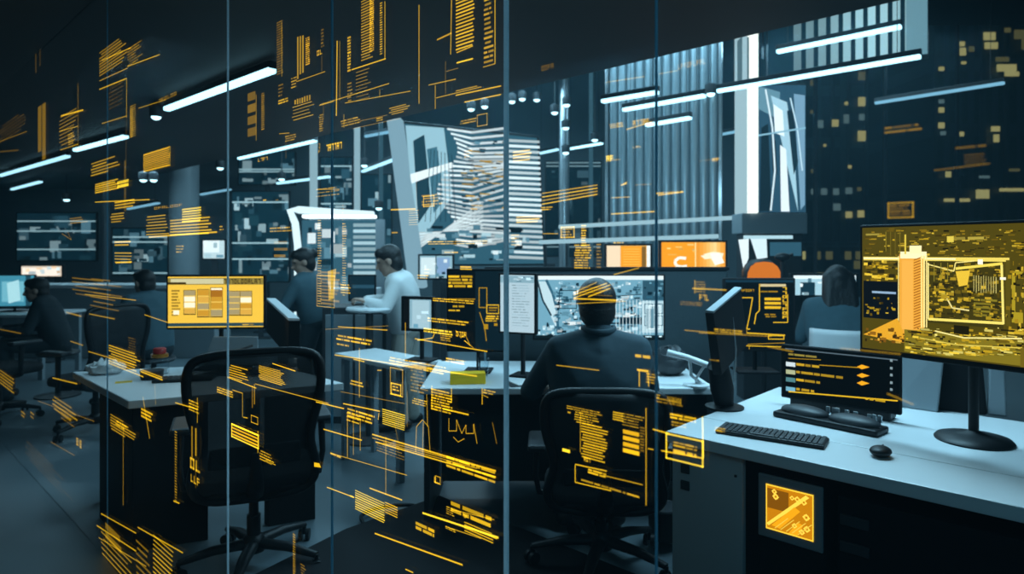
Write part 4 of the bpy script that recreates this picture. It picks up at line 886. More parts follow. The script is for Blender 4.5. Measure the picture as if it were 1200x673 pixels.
# document stand below the dashboard monitor
p = P(272, 412, 3.72)
t = thing('document_stand', 'grey sloping document stand under the yellow dashboard monitor', 'stand', Vector((p.x, 3.73, DZ)))
MB().hexa([(-.16, -.03, .06), (.16, -.03, .06), (.13, .03, .215), (-.13, .03, .215)], (0, .012, 0)).build('rest', M['greym'], t, bevel=.003); MB().tube([(-.13, -.045, .09), (.12, -.012, .17)], .006, 8).build('brace', M['char'], t); MB().box((0, .01, .01), (.30, .10, .02)).build('base', M['char'], t, bevel=.003); MB().box((0, .03, .07), (.2, .02, .12)).build('back_plate', M['char'], t)
# angled monitor right of it
t = thing('angled_monitor', 'monitor seen from its edge with a pale top rim, right of the yellow dashboard', 'monitor', Vector((P(332, 420, 4.0).x, 4.0, DZ)))
b_ = t.location
MB().hexa([q_(338, 420, 3.75), q_(351, 420, 3.75), q_(352, 376, 3.75), q_(338, 376, 3.75)], q_(312, 352, 4.45)-q_(338, 376, 3.75)).build('casing', M['blackm'], t, bevel=.004)
MB().hexa([q_(338, 376, 3.745), q_(351, 376, 3.745), q_(351, 373, 3.745), q_(338, 373, 3.745)], q_(312, 352, 4.45)-q_(338, 376, 3.75)).build('top_rim', M['white'], t, bevel=.002)
MB().box((0, 0, .06), (.05, .05, .12)).build('stand_pole', M['black'], t); MB().lathe([(.08, 0), (.08, .01), (.03, .02)], (0, 0, 0), 24).build('stand_base', M['black'], t, smooth=40)

# --- far left desk and screen
def d6(a): a.rect(-10, 320, 60, 362, rgb('#3f8aa2')); a.rect(2, 330, 28, 354, rgb('#6fb4c6')); a.free([(8, 332), (22, 328), (24, 352), (10, 356)], rgb('#a9dbe4')); a.rect(30, 322, 36, 360, rgb('#1e4656'))
mx = P(12, 340, 7.6)
monitor('blue_monitor', 'blurred monitor with a bright blue picture at the far left edge', Vector((mx.x, 7.6, DZ)), math.radians(8), .54, P(0, 360, 7.6).z+.0, P(0, 322, 7.6).z, d6, 3, foot=(.12, .09))
t = thing('back_desk', 'blurred desk under the blue monitor at the far left edge', 'desk', (P(20, 380, 7.6).x, 7.25, 0))
MB().span((-.9, 0, DZ-.03), (.55, .75, DZ)).build('worktop', M['desk'], t, bevel=.004)
for x in (-.85, .47): 
    for y in (.04, .66): MB().span((x, y, 0), (x+.05, y+.05, DZ-.03)).build('leg', M['greym'], t)
t = thing('long_counter', 'blurred counter far back between the grey pillar and the left people', 'counter', (P(150, 340, 9).x, 8.8, 0))
MB().span((-1.6, 0, 0), (1.3, .5, .95)).build('body', M['greym'], t, bevel=.01); MB().span((-1.65, -.04, .95), (1.35, .54, 1.0)).build('countertop', M['white'], t, bevel=.006)
# floor platform
Q = G(515, 580, .05)
t = thing('floor_platform', 'low black platform on the floor under the middle chair', 'platform', Vector((Q.x, Q.y, 0)), DA)
MB().prism([(0, 0), (2.3, 0), (2.3, -1.3), (.15, -1.3), (0, -.62)], 0.001, .05).build('deck', M['blackm'], t, bevel=.01)
MB().tube([(-.01, -.15, .03), (-.10, -.22, .03), (-.16, -.36, .03), (-.12, -.47, .03), (-.0, -.50, .03)], .012, 8).build('loop_handle', M['black'], t, smooth=60, subsurf=1)
# bin with bottle
p = Vector((.745, 3.17, .05))
t = thing('waste_bin', 'small black bin on the floor platform beside the white desk end', 'bin', p)
MB().lathe([(.07, 0), (.08, .15), (.074, .15), (.064, .01), (.0, .01)], (0, 0, 0), 24).build('bucket', M['black'], t, smooth=40); MB().lathe([(.082, .145), (.085, .15), (.082, .155), (.076, .15)], (0, 0, 0), 24).build('rim', M['char'], t, smooth=40)
t = thing('yellow_bottle', 'slim yellow bottle standing in the small black bin', 'bottle', p+Vector((-.025, 0, .012)))
MB().lathe([(.024, 0), (.024, .17), (.012, .20)], (0, 0, 0), 20).build('bottle_body', M['wine'], t, smooth=40); MB().lathe([(.013, .2), (.013, .245), (.008, .25)], (0, 0, 0), 16).build('cap', M['black'], t, smooth=40)

# ---------------------------------------------------------------- office chairs
def make_chair(loc, rz, label, k=1.0, w=1.0, lean=.10):
    t = thing('office_chair', label, 'chair', loc, rz, 'black office chairs')
    half = [(0, 1.02), (.10, 1.022), (.20, 1.015), (.245, .995), (.262, .95), (.262, .88), (.252, .80), (.232, .73), (.215, .66), (.220, .60), (.242, .53), (.250, .47), (.235, .415), (.19, .385), (.10, .375), (0, .375)]
    def by(z): q = (z-.38)/.64; return -.20-lean*q-.035*math.sin(q*PI*1.15)+.03
    loop = [(x*w, by(z), z*k) for x, z in half]+[(-x*w, by(z), z*k) for x, z in half[-2:0:-1]]
    MB().tube(loop, .021, 10, closed=True, up=(0, 1, 0)).build('back_frame', M['black'], t, smooth=60, subsurf=1)
    m = MB(); rowsn = 16; cols = 10; vs = []; fs = []
    pr = half[3:-2]
    def hw(z):
        for (x0, z0), (x1, z1) in zip(half[2:], half[3:]):
            if z1 <= z <= z0 and z0 > z1: return x0+(x1-x0)*(z0-z)/(z0-z1)
        return .19
    for i in range(rowsn+1):
        z = 1.015-(1.015-.378)*i/rowsn; ww = hw(z)
        for j in range(cols+1): u = -1+2*j/cols; vs.append((ww*u*w, by(z)-.03*(1-u*u)+.004, z*k))
    for i in range(rowsn):
        for j in range(cols): a = i*(cols+1)+j; fs.append((a, a+1, a+cols+2, a+cols+1))
    m.add(vs, fs); o = m.build('mesh_back', M['mesh'], t, smooth=60); sd = o.modifiers.new('thick', 'SOLIDIFY'); sd.thickness = .004
    MB().tube([(0, -.05, .40*k), (0, -.20, .40*k), (0, by(.5)-.05, .48*k), (0, by(.62)-.035, .60*k)], [.035, .035, .03, .015], 12, flat=.6).build('back_support', M['black'], t, smooth=60)
    MB().box((0, by(.58)-.006, .58*k), (.36*w, .02, .09*k)).build('lumbar_pad', M['black'], t, bevel=.009)
    m = MB(); pl = []
    for i in range(32): a = 2*PI*i/32; c, s_ = math.cos(a), math.sin(a); pl.append((.26*w*abs(c)**.5*(1 if c > 0 else -1), .03+.24*abs(s_)**.5*(1 if s_ > 0 else -1)))
    m.prism(pl, .395*k, .465*k); m.build('seat', M['fabric'], t, bevel=.022, smooth=60)
    MB().box((0, -.01, .372*k), (.22, .26, .05)).build('tilt_mechanism', M['black'], t, bevel=.01)
    for sx in (-1, 1):
        ap = MB().tube([(sx*.20*w, .0, .385*k), (sx*.285*w, .0, .40*k), (sx*.30*w, -.01, .50*k), (sx*.295*w, .0, .655*k)], [.02, .02, .02, .024], 10, flat=.7).build('arm_post', M['black'], t, smooth=60)
        MB().box((sx*.292*w, .03, .672*k), (.085, .25, .032)).build('arm_pad', M['char'], t, bevel=.013)
    MB().lathe([(.03, .10), (.03, .24*k), (.021, .24*k), (.021, .36*k)], (0, 0, 0), 20).build('gas_lift', M['black'], t, smooth=40)
    MB().lathe([(.05, .075), (.055, .10), (.045, .14), (.033, .15)], (0, 0, 0), 20).build('hub', M['black'], t, smooth=40)
    for i in range(5):
        a = PI/2+2*PI*i/5+.35; c, s_ = math.cos(a), math.sin(a)
        leg = MB().tube([(.03*c, .03*s_, .11), (.17*c, .17*s_, .105), (.31*c, .31*s_, .078)], [.032, .027, .018], 10, flat=.75).build('base_leg', M['black'], t, smooth=60)
        m = MB(); q = Matrix.Rotation(a+.6, 3, 'Z')
        for s2 in (-1, 1): m.tube([Vector((.31*c, .31*s_, .028))+q @ Vector((0, s2*.008, 0)), Vector((.31*c, .31*s_, .028))+q @ Vector((0, s2*.026, 0))], .028, 18)
        m.tube([(.31*c, .31*s_, .03), (.31*c, .31*s_, .08)], .009, 8); m.build('caster', M['black'], leg, smooth=40)
    return t
ch1 = make_chair(Vector((-1.19, 2.98, 0)), math.radians(24), 'black mesh office chair turned to the left desk, its back towards the glass, empty', 1.0, 1.02)
ch2 = make_chair(Vector((.40, 2.90, .05)), math.radians(-3), 'black mesh office chair the man in dark blue sits on', .80, .98, .06)
p = P(112, 440, 5.2)
ch3 = copy_thing(ch1, Vector((p.x, 5.2, 0)), math.radians(70), 'blurred black office chair behind the left desk beside the far people')
p = P(20, 440, 5.75)
ch4 = copy_thing(ch1, Vector((p.x-.05, 5.6, 0)), math.radians(-20), 'blurred black office chair under the blue monitor at the far left edge')

# ---------------------------------------------------------------- people
def V3(*a): return Vector(a)
def hand(mb, w, d, n, side, curl=.5):
    """palm and five fingers; d points along the hand, n out of its back, side +1 puts the thumb on d x n"""
    d = d.normalized(); n = (n-d*n.dot(d)).normalized(); s = d.cross(n)*side
    pw = [w+s*.026, w+s*.009, w-s*.009, w-s*.026]
    for q in pw: mb.cap(q+d*.012, q+d*.078, .0135, .0125, 10)
    for i, (q, L) in enumerate(zip(pw, (.070, .080, .074, .058))):
        a = q+d*.082; dn = d; l = L
        for j, f in enumerate((.45, .32, .23)):
            ang = curl*(.35+.45*j); dd = (d*math.cos(ang*(j+1)*.6)-n*math.sin(ang*(j+1)*.6)).normalized(); b = a+dd*l*f; mb.cap(a, b, .0088-.0009*j, .0082-.0009*j, 10); a = b
    a = w+s*.022+d*.022; b = a+(s*.7+d*.6-n*.25).normalized()*.042; c = b+(s*.25+d*.95-n*.3).normalized()*.030
    mb.cap(a, b, .0125, .0105, 10); mb.cap(b, c, .010, .008, 10)
def person(label, base, J, skirt, trouser, hairkind, vox, group=None, sleeve='long', shoe='black'):
    """J: joints in world coordinates"""
    t = thing('person', label, 'person', base, 0, group)
    s = (J['sR']-J['sL']).normalized()        # towards the person's right shoulder
    up = (J['neck']-J['pel']).normalized(); hf = J['hf'].normalized(); hr = hf.cross(V3(0, 0, 1)).normalized(); hu = hr.cross(hf)
    rot = Matrix((hr, hf, hu)).transposed(); H = J['head']; fwd = up.cross(s) if J.get('flip') else s.cross(up)*-1
    hipL = J['pel']-s*.085-up*.03; hipR = J['pel']+s*.085-up*.03; che = J['chest']; wai = J['pel'].lerp(che, .45)
    hk = J.get('hk', 1.0)
    def torso(mb, e, low=True):
        if low: mb.cap(J['pel']-s*.07, J['pel']+s*.07, .115+e, .115+e)
        mb.cap(J['pel']-s*.05, wai-s*.055, .11+e, .10+e); mb.cap(J['pel']+s*.05, wai+s*.055, .11+e, .10+e)
        mb.cap(wai-s*.055, che-s*.075, .10+e, .112+e); mb.cap(wai+s*.055, che+s*.075, .10+e, .112+e); mb.cap(che-s*.08, che+s*.08, .112+e, .112+e); mb.cap(wai, che+up*.07, .106+e, .108+e); mb.cap(che+up*.02-s*.11, che+up*.02+s*.11, .098+e, .098+e)
        mb.cap(che-s*.07, J['neck']-s*.05-up*.05, .11+e, .062+e); mb.cap(che+s*.07, J['neck']+s*.05-up*.05, .11+e, .062+e)
        mb.cap(J['neck']-up*.035, J['sL'], .062+e, .052+e); mb.cap(J['neck']-up*.035, J['sR'], .062+e, .052+e)
        mb.cap(che-s*.06, J['sL']-up*.03, .098+e, .058+e); mb.cap(che+s*.06, J['sR']-up*.03, .098+e, .058+e); mb.cap(che+up*.1-s*.1, che+up*.1+s*.1, .088+e, .088+e)
    def arm(mb, S_, e, full=True, k='L'):
        sh, el, wr = J['s'+k], J['e'+k], J['w'+k]
        mb.cap(sh, el, .052+e, .041+e); 
        if full: mb.cap(el, el.lerp(wr, .35), .040+e, .039+e); mb.cap(el.lerp(wr, .35), wr, .039+e, .027+e)
        else: mb.cap(el, el.lerp(wr, .12), .041+e, .041+e)
    def leg(mb, e, k, toank=True):
        hp = hipL if k == 'L' else hipR; kn, an = J['k'+k], J['a'+k]
        mb.cap(hp, kn, .088+e, .056+e); mb.cap(kn, kn.lerp(an, .35), .054+e, .055+e); mb.cap(kn.lerp(an, .35), an, .055+e, (.036+e*2 if e else .036))
    b = MB(); torso(b, 0)
    for k in 'LR':
        arm(b, 0, 0, True, k); leg(b, 0, k); to = J['a'+k]+J['ft']*.17; to.z = J['a'+k].z-.045; b.cap(J['a'+k]-V3(0, 0, .03)-J['ft']*.03, to, .038, .028)
        hd = J.get('h'+k, J['w'+k]-J['e'+k]); hand(b, J['w'+k], hd, J.get('hn'+k, V3(0, 0, 1)), (1 if k == 'L' else -1)*J.get('hs', 1), J.get('curl', .5))
    b.cap(J['neck']-up*.04, H-hu*.06-hf*.015, .060, .058)
    b.ell(H+hu*.025-hf*.01, (.074*hk, .094*hk, .092*hk), rot, 24, 16); b.ell(H-hu*.04+hf*.022, (.056*hk, .064*hk, .072), rot, 20, 14); b.cap(H-hu*.092+hf*.055, H-hu*.085+hf*.06, .022, .022)
    b.cap(H+hu*.012+hf*.084, H-hu*.028+hf*.103, .009, .014); b.cap(H-hu*.055+hf*.082-hr*.018, H-hu*.055+hf*.082+hr*.018, .008, .008); b.cap(H+hu*.03+hf*.078-hr*.04, H+hu*.03+hf*.078+hr*.04, .012, .012)
    for q in (-1, 1): b.ell(H+hr*q*.075-hu*.005-hf*.005, (.012, .022, .034), rot, 12, 8)
    o = b.build('body', M['skin'], t, world=True, remesh=vox)
    o.data.materials.append(M['lip']); o.data.materials.append(M['eye']); L = t.location
    lipp = H-hu*.055+hf*.088-L; eyes = [H+hu*.012+hf*.08+hr*q*.031-L for q in (-1, 1)]
    for pg in o.data.polygons:
        c = pg.center; dl = c-lipp
        if abs(dl.dot(hu)) < .009 and abs(dl.dot(hr)) < .025 and dl.dot(hf) > -.015: pg.material_index = 1
        for e in eyes:
            de = c-e
            if (de.dot(hr)/.014)**2+(de.dot(hu)/.008)**2 < 1 and abs(de.dot(hf)) < .03: pg.material_index = 2
    m = MB(); torso(m, .012); m.hull()
    for k in 'LR': arm(m, 0, .011, sleeve == 'long', k)
    m.cap(J['neck']-up*.075, J['neck']+up*.0-hf*.008, .105, .070)
    m.build('shirt', M[skirt], t, world=True, remesh=max(vox, .008), iters=14)
    if J.get('collar'):
        q = J['neck']+up*.028; m = MB(); m.tube([q+s*(.074*math.cos(w))+hf*(.072*math.sin(w)-.004)+up*(.014*math.sin(w)-.004-.012*abs(math.sin(w))) for w in [2*PI*i/24 for i in range(24)]], .012, 8, closed=True, up=up, flat=1.5); m.build('collar', M[skirt], t, world=True, smooth=180)
    m = MB(); m.cap(J['pel']-s*.07-up*.03, J['pel']+s*.07-up*.03, .122, .122)
    for k in 'LR': leg(m, .012, k)
    m.build('trousers', M[trouser], t, world=True, remesh=max(vox, .008))
    for k in 'LR':
        m = MB(); a = J['a'+k]; to = a+J['ft']*.18; to.z = a.z-.045; m.cap(a-V3(0, 0, .035)-J['ft']*.045, to, .046, .036); m.build('shoe', M[shoe], t, world=True, remesh=.01)
    m = MB(); m.ell(H+hu*.040-hf*.022, (.084*hk, .096*hk, .092*hk), rot, 24, 16); m.ell(H+hu*.075+hf*.035, (.066*hk, .055*hk, .048*hk), rot, 20, 12); m.ell(H-hu*.02-hf*.045, (.078*hk, .066*hk, .090), rot, 20, 12)
    if hairkind == 'long':
        for q in (-1, -.5, 0, .5, 1): m.cap(H+hu*.03+hr*q*.06-hf*.045, H-hu*.24+hr*q*.09-hf*.075, .055, .048)
    if hairkind == 'bun': m.ell(H+hu*.05-hf*.115, (.045, .045, .045), rot, 16, 10)
    m.build('hair', M['hair'], t, world=True, remesh=max(vox, .007))
    return t
def seated(cx, cy, zs, face, headz, lean=.0, reach=.42, hk=1.):
    """a sitting pose: cx, cy the seat, zs the seat height, face the direction looked at"""
    f = Vector((math.cos(face), math.sin(face), 0)); s = Vector((f.y, -f.x, 0)); o = Vector((cx, cy, 0)); U = V3(0, 0, 1)
    k = (headz-.125-zs)/.755
    J = dict(pel=o+U*(zs+.10), chest=o+f*(.02+lean*.6)+U*(zs+.10+.33*k), neck=o+f*(.03+lean)+U*(zs+.10+.53*k), head=o+f*(.06+lean*1.2)+U*(headz-.125), hf=f-U*.12, ft=f)
    for n, q in (('L', -1), ('R', 1)):
        J['s'+n] = J['neck']+s*q*.19-U*.05; J['e'+n] = J['s'+n]+s*q*.05+f*.09-U*.25; J['w'+n] = J['e'+n]+f*.235-s*q*.05-U*.0
        J['k'+n] = o+f*.44+s*q*.11+U*(zs+.085); J['a'+n] = o+f*.42+s*q*.12+U*.09; J['hn'+n] = U
    return J
# the man in the middle
J = seated(.405, 3.02, .40+.02, PI/2+.06, 1.31, .06)
J['pel'] = V3(.41, 2.98, .505); J['chest'] = V3(.415, 3.04, .83); J['neck'] = V3(.412, 3.08, 1.06); J['head'] = V3(.408, 3.13, 1.178); J['hf'] = V3(.02, 1, -.18)
J.update(sL=V3(.222, 3.06, .992), sR=V3(.595, 3.06, .992), eL=V3(.09, 3.14, .775), eR=V3(.67, 3.16, .78), wL=V3(.24, 3.43, .785), wR=V3(.55, 3.44, .785),
  hk=1.13, collar=1, kL=V3(.29, 3.40, .50), kR=V3(.53, 3.40, .50), aL=V3(.27, 3.42, .10), aR=V3(.55, 3.42, .10), ft=V3(0, 1, 0))
person('man in dark blue shirt seated with his back to us at the map monitor', V3(.41, 2.98, .05), J, 'navy', 'dsuit', 'short', .006, sleeve='short')
# the standing man in white, leaning on the high table
J = dict(pel=V3(-.865, 5.30, .86), chest=V3(-.89, 5.26, 1.10), neck=V3(-.94, 5.20, 1.27), head=V3(-.985, 5.16, 1.375), hf=V3(-1, -.15, -.35), ft=V3(-.9, -.3, 0).normalized(),
  sL=V3(-.90, 5.05, 1.20), sR=V3(-.88, 5.36, 1.22), eL=V3(-.97, 4.98, 1.02), eR=V3(-.98, 5.38, 1.05), wL=V3(-1.12, 5.02, 1.06), wR=V3(-1.17, 5.22, 1.06),
  kL=V3(-.92, 5.18, .47), kR=V3(-.86, 5.40, .47), aL=V3(-.89, 5.20, .09), aR=V3(-.83, 5.42, .09), flip=0, curl=.9)
# shoulders: L is the near side when he looks left
person('standing man in a white shirt and beige trousers leaning on the round high table', V3(-.80, 5.30, 0), J, 'wshirt', 'beige', 'short', .008)
# dark-clothed person left of him
J = dict(pel=V3(-1.80, 5.95, .86), chest=V3(-1.83, 5.92, 1.08), neck=V3(-1.88, 5.88, 1.24), head=V3(-1.89, 5.84, 1.355), hf=V3(-.9, -.45, -.3), ft=V3(-.9, -.3, 0).normalized(),
  sL=V3(-1.90, 5.72, 1.17), sR=V3(-1.83, 6.05, 1.18), eL=V3(-2.0, 5.66, .96), eR=V3(-1.92, 6.05, .95), wL=V3(-2.18, 5.72, .92), wR=V3(-2.14, 5.98, .92),
  kL=V3(-1.88, 5.85, .47), kR=V3(-1.80, 6.05, .47), aL=V3(-1.84, 5.87, .09), aR=V3(-1.76, 6.07, .09))
person('blurred person in dark clothes standing in front of the bright booth, facing left', V3(-1.80, 5.95, 0), J, 'tealc', 'dsuit', 'bun', .01)
# long-haired woman at right
J = seated(P(975, 340, 4.9).x, 4.75, .46, PI/2-.15, 1.345, .05)
person('blurred long-haired woman seated with her back to us at the white glowing screen', V3(P(975, 340, 4.9).x, 4.75, 0), J, 'tealc', 'dsuit', 'long', .01)
# blurred people at left
J = seated(P(68, 400, 6.5).x, 6.5, .46, PI*1.0+.5, 1.19, .10)
person('blurred person in dark clothes seated second from the left edge, facing left', V3(P(68, 400, 6.5).x, 6.5, 0), J, 'dsuit', 'dsuit', 'short', .01)
J = seated(P(180, 360, 6.0).x, 6.0, .48, PI*.9, 1.28, .05)
person('blurred person in teal clothes seated left of the yellow dashboard monitor', V3(P(180, 360, 6.0).x, 6.0, 0), J, 'tealc', 'dsuit', 'short', .01)
# stools and seats carrying the blurred people
def stool(x, y, zs, label, m='char'):
    t = thing('work_stool', label, 'stool', V3(x, y, 0))
    MB().lathe([(.0, zs-.05), (.17, zs-.05), (.19, zs-.03), (.18, zs-.012), (.0, zs-.01)], (0, 0, 0), 28).build('seat', M[m], t, smooth=40)
    MB().lathe([(.025, .02), (.025, zs-.05)], (0, 0, 0), 14).build('column', M['black'], t, smooth=40); MB().lathe([(.2, 0), (.2, .012), (.03, .035)], (0, 0, 0), 28).build('foot', M['black'], t, smooth=40)
stool(P(68, 400, 6.5).x, 6.5, .46, 'dark stool under the blurred dark person second from the left edge')
stool(P(180, 360, 6.0).x, 6.0, .48, 'dark stool under the blurred person in teal')
# white shell chair for the woman
wx = P(975, 340, 4.9).x
t = thing('shell_chair', 'pale shell chair the long-haired woman sits on', 'chair', V3(wx, 4.70, 0), -.15)
m = MB(); vs = []; fs = []
for i in range(9):
    q = i/8; z = .56+.34*q
    for j in range(13): a = PI*1.08+PI*.84*j/12; vs.append((.27*math.cos(a)*1.05, .23*math.sin(a)-.03*q, z))
for i in range(8):
    for j in range(12): a = i*13+j; fs.append((a, a+1, a+14, a+13))
m.add(vs, fs); o = m.build('backrest', M['white'], t, smooth=60); sd = o.modifiers.new('thick', 'SOLIDIFY'); sd.thickness = .02
MB().lathe([(.0, .42), (.24, .42), (.26, .44), (.24, .46), (.0, .46)], (0, 0, 0), 28).build('seat', M['white'], t, smooth=40)
for sx in (-1, 1):
    for sy in (-1, 1): MB().tube([(sx*.15, sy*.15, .43), (sx*.22, sy*.22, 0)], .014, 8).build('leg', M['steel'], t)
    MB().tube([(sx*.20, -.10, .44), (sx*.255, -.14, .58)], .015, 8).build('back_bracket', M['steel'], t)
# microphone stand and orange lamp
p = P(928, 328, 4.35)
t = thing('microphone_stand', 'thin black stand with a small dark head behind the outline monitor', 'stand', V3(p.x, 4.5, 0))
zt = P(928, 303, 4.5).z
MB().tube([(0, 0, .02), (0, 0, zt)], .014, 10).build('pole', M['black'], t); MB().lathe([(.14, 0), (.14, .015), (.03, .03)], (0, 0, 0), 24).build('foot', M['black'], t, smooth=40)
MB().ell((-.0, 0, zt+.01), (.055, .04, .03), None, 18, 10).build('head', M['black'], t, smooth=180); MB().tube([(0, 0, zt), (.07, 0, zt+.03)], .012, 8).build('arm', M['black'], t)
p = P(895, 325, 5.0); sc = 5.0/F
t = thing('dome_lamp', 'glowing orange dome lamp with a black rim behind the outline monitor', 'lamp', V3(p.x, 5.0, 0))
R0 = 19*sc; z0 = P(0, 326, 5).z
MB().lathe([(R0, z0), (R0*.97, z0+R0*.35), (R0*.8, z0+R0*.72), (R0*.5, z0+R0*.95), (.0, z0+R0*1.03)], (0, 0, 0), 32).build('shade', emit('dome_orange', rgb('#e07a24'), 1.0), t, smooth=60)
MB().lathe([(R0*1.10, z0+.0), (R0*1.1, z0+R0*.4), (R0*.9, z0+R0*.82), (R0*.55, z0+R0*1.12), (.0, z0+R0*1.2), (.0, z0+R0*1.1), (R0*.5, z0+R0*1.0)], (0, .07, 0), 32).build('rim', M['black'], t, smooth=60)
MB().lathe([(.02, .02), (.02, z0)], (0, 0, 0), 14).build('pole', M['black'], t, smooth=40); MB().lathe([(.18, 0), (.18, .015), (.03, .03)], (0, 0, 0), 24).build('foot', M['black'], t, smooth=40)

# ---------------------------------------------------------------- yellow code projected on the glass panes
GY = rgb('#d9ab14'); GB = rgb('#f2cc2a'); GD = tuple(c*.40 for c in rgb('#c99a18')); GM = tuple(c*.72 for c in rgb('#d2a41a')); GX = tuple(c*.16 for c in rgb('#c99a18')); GO = rgb('#e8b012')
GAIN = {1: .55, 2: .6, 3: .7, 4: .75, 5: .5, 6: .75, 7: .6, 9: .7, 10: .8, 11: .85, 12: .75, 21: .8, 24: .8, 23: .8}
def code(draw, seed):
    a = Art(GP, seed, lambda u, v, l: tuple(gpt(u, v, .002+l))); a.thin = .82; a.gain = GAIN.get(seed, 1.0); draw(a)
    if not a.mb.f: return
    us = [GP.u.dot(Vector(v)-GP.o) for v in a.mb.v]; mid = (min(us)+max(us))/2
    k = sum(1 for c in cuts if mid > c)
    o = a.mb.build('code_graphic', M['glow'], panes[k])
def G1(a):   # upper left
    for k in range(5): a.line(16+k*4, 22-k*.2+k*2, 62+k*3.5, 1+k*2.2, 1, GX if k % 2 else GD)
    a.glyphs(52, 2, 74, 7, 5, GX); a.vrows(42, 30, 52, 92, 2, GX, .2); a.vrows(45, 123, 55, 190, 2, GD, .8); a.rows(0, 150, 34, 170, 6, GX, .4); a.line(0, 166, 32, 154, 1, GD); a.line(0, 178, 22, 176, 2, GX)
code(G1, 1)
def G2(a):
    a.rows(117, 62, 150, 92, 9, GM, .45, .3, False); a.rows(150, 58, 168, 80, 7, GM, .4, .5); a.line(120, 71, 154, 56, 1.3, GY); a.line(150, 78, 188, 64, 1.2, GY); a.line(117, 95, 150, 80, 1.2, GM)
    a.line(117, 105, 149, 92, 1.5, GY); a.line(149, 92, 149, 138, 1.5, GY); a.line(120, 145, 149, 136, 1.2, GM); a.rows(128, 105, 146, 132, 6, GX, .4); a.vrows(153, 125, 160, 165, 1, GD); a.rows(153, 125, 160, 163, 16, GM, .5, .1); a.line(163, 127, 195, 117, 1.1, GM); a.glyphs(186, 117, 208, 121, 6, GD); a.line(149, 138, 148, 200, .8, GD)
code(G2, 2)
def G3(a):
    a.line(72, 136, 98, 129, 2, GY); a.rows(70, 138, 94, 175, 9, GD, .4, .4, False); a.line(92, 98, 92, 176, 1, GM); a.line(70, 154, 92, 148, 1.1, GM); a.line(71, 176, 92, 169, 1.1, GM); a.rows(80, 158, 88, 172, 6, GM)
    a.rows(169, 182, 200, 202, 10, GO, .62, .05, False); a.frame(169, 181, 200, 202, 1, GY)
code(G3, 3)
def G4(a):
    a.rows(107, 192, 143, 209, 5, GM, .5, .5, False); a.rows(112, 216, 140, 228, 5, GY, .7, .2, False); a.rows(138, 213, 152, 222, 2, GB, .9, .1, False); a.line(112, 237, 176, 234, 1.2, GY); a.rows(135, 237, 161, 247, 3, GY, .6, .2, False); a.rows(130, 251, 148, 263, 4, GM, .5, .4, False)
    a.rows(82, 256, 105, 264, 3, GD, .6, .4, False); a.poly([(73, 274), (84, 281), (80, 272)], 1, GD); a.rows(172, 254, 200, 278, 7, GM, .45, .2, False); a.rows(200, 258, 250, 278, 6, GY, .6, .2, False); a.rows(214, 245, 237, 262, 6, GB, .75, .1, False); a.line(175, 278, 255, 272, 2, GY); a.rows(258, 265, 263, 272, 2, GM); a.glyphs(181, 243, 215, 246, 7, GD)
    a.rows(135, 283, 154, 290, 2, GY, .6, .2, False); a.rows(135, 296, 155, 310, 4, GM, .45, .1, False); a.line(136, 308, 155, 307, 2, GY); a.rows(207, 288, 216, 298, 3, GM); a.vrows(146, 188, 149, 260, 1, GX, .8)
code(G4, 4)
def G5(a):
    a.rows(85, 325, 148, 347, 5, GD, .4, .5, False); a.rows(106, 326, 145, 362, 7, GD, .35, .4, False); a.line(170, 369, 197, 378, 1.4, GY); a.line(78, 366, 96, 371, 2, GM); a.line(105, 368, 135, 374, 1.6, GM); a.rows(0, 433, 17, 451, 5, GM, .5, .3, False); a.line(0, 386, 25, 391, 1.5, GD); a.line(62, 443, 91, 450, 1.6, GY)
    a.rows(62, 463, 93, 481, 4, GM, .5, .3, False); a.rows(72, 482, 88, 492, 3, GD); a.rows(25, 481, 31, 489, 2, GM); a.rows(36, 482, 41, 491, 2, GM); a.line(83, 400, 98, 405, 1.4, GM); a.line(45, 470, 111, 494, 1, GD); a.glyphs(90, 512, 96, 522, 3, GM, True); a.rows(30, 515, 88, 536, 6, GX, .4, .4); a.line(60, 518, 88, 534, 1.2, GD)
code(G5, 5)
def G6(a):
    a.rows(128, 404, 170, 428, 8, GY, .5, .3, False); a.line(104, 412, 158, 428, 1.2, GM); a.rows(165, 432, 192, 437, 2, GY, .8, .1, False); a.line(168, 465, 176, 514, 1.6, GY); a.rows(166, 478, 180, 490, 3, GY, .7, .2, False); a.line(182, 450, 183, 474, 1, GM); a.rows(130, 485, 161, 504, 6, GM, .5, .5, False); a.line(145, 500, 145, 592, 1.2, GM); a.rows(136, 492, 150, 500, 2, GY)
    a.line(206, 472, 233, 480, 1.6, GY); a.rows(222, 468, 234, 482, 4, GY, .6, .2); a.line(232, 466, 232, 496, 1.4, GY); a.rows(205.5, 505, 208, 588, 26, GM, .5, .0); a.line(204, 587, 211, 590, 2, GY); a.vrows(225, 499, 234, 538, 2, GM, .35); a.glyphs(223, 535, 236, 548, 2, GM); a.glyphs(224, 555, 235, 564, 3, GM); a.line(230, 545, 230, 572, .8, GD); a.rows(151, 395, 160, 430, 12, GX, .5)
    a.line(100, 345, 160, 352, 1.1, GM)
code(G6, 6)
def G7(a):
    a.line(119, 602, 160, 625, 1.6, GY); a.line(114, 616, 160, 646, 1.8, GY); a.line(116, 630, 172, 664, 1.4, GM); a.rows(119, 622, 158, 676, 9, GM, .3, .5, False); a.line(162, 618, 215, 648, 1.8, GY); a.rows(180, 626, 204, 674, 9, GY, .38, .1, False); a.rows(124, 612, 146, 634, 2, GD, .8, .3, False); a.rows(160, 632, 178, 676, 6, GD, .4, .4, False)
    a.rows(344, 625, 347, 676, 18, GM, .6, 0); a.rows(353, 660, 360, 676, 5, GD); a.line(345, 622, 345, 676, .7, GD)
code(G7, 7)
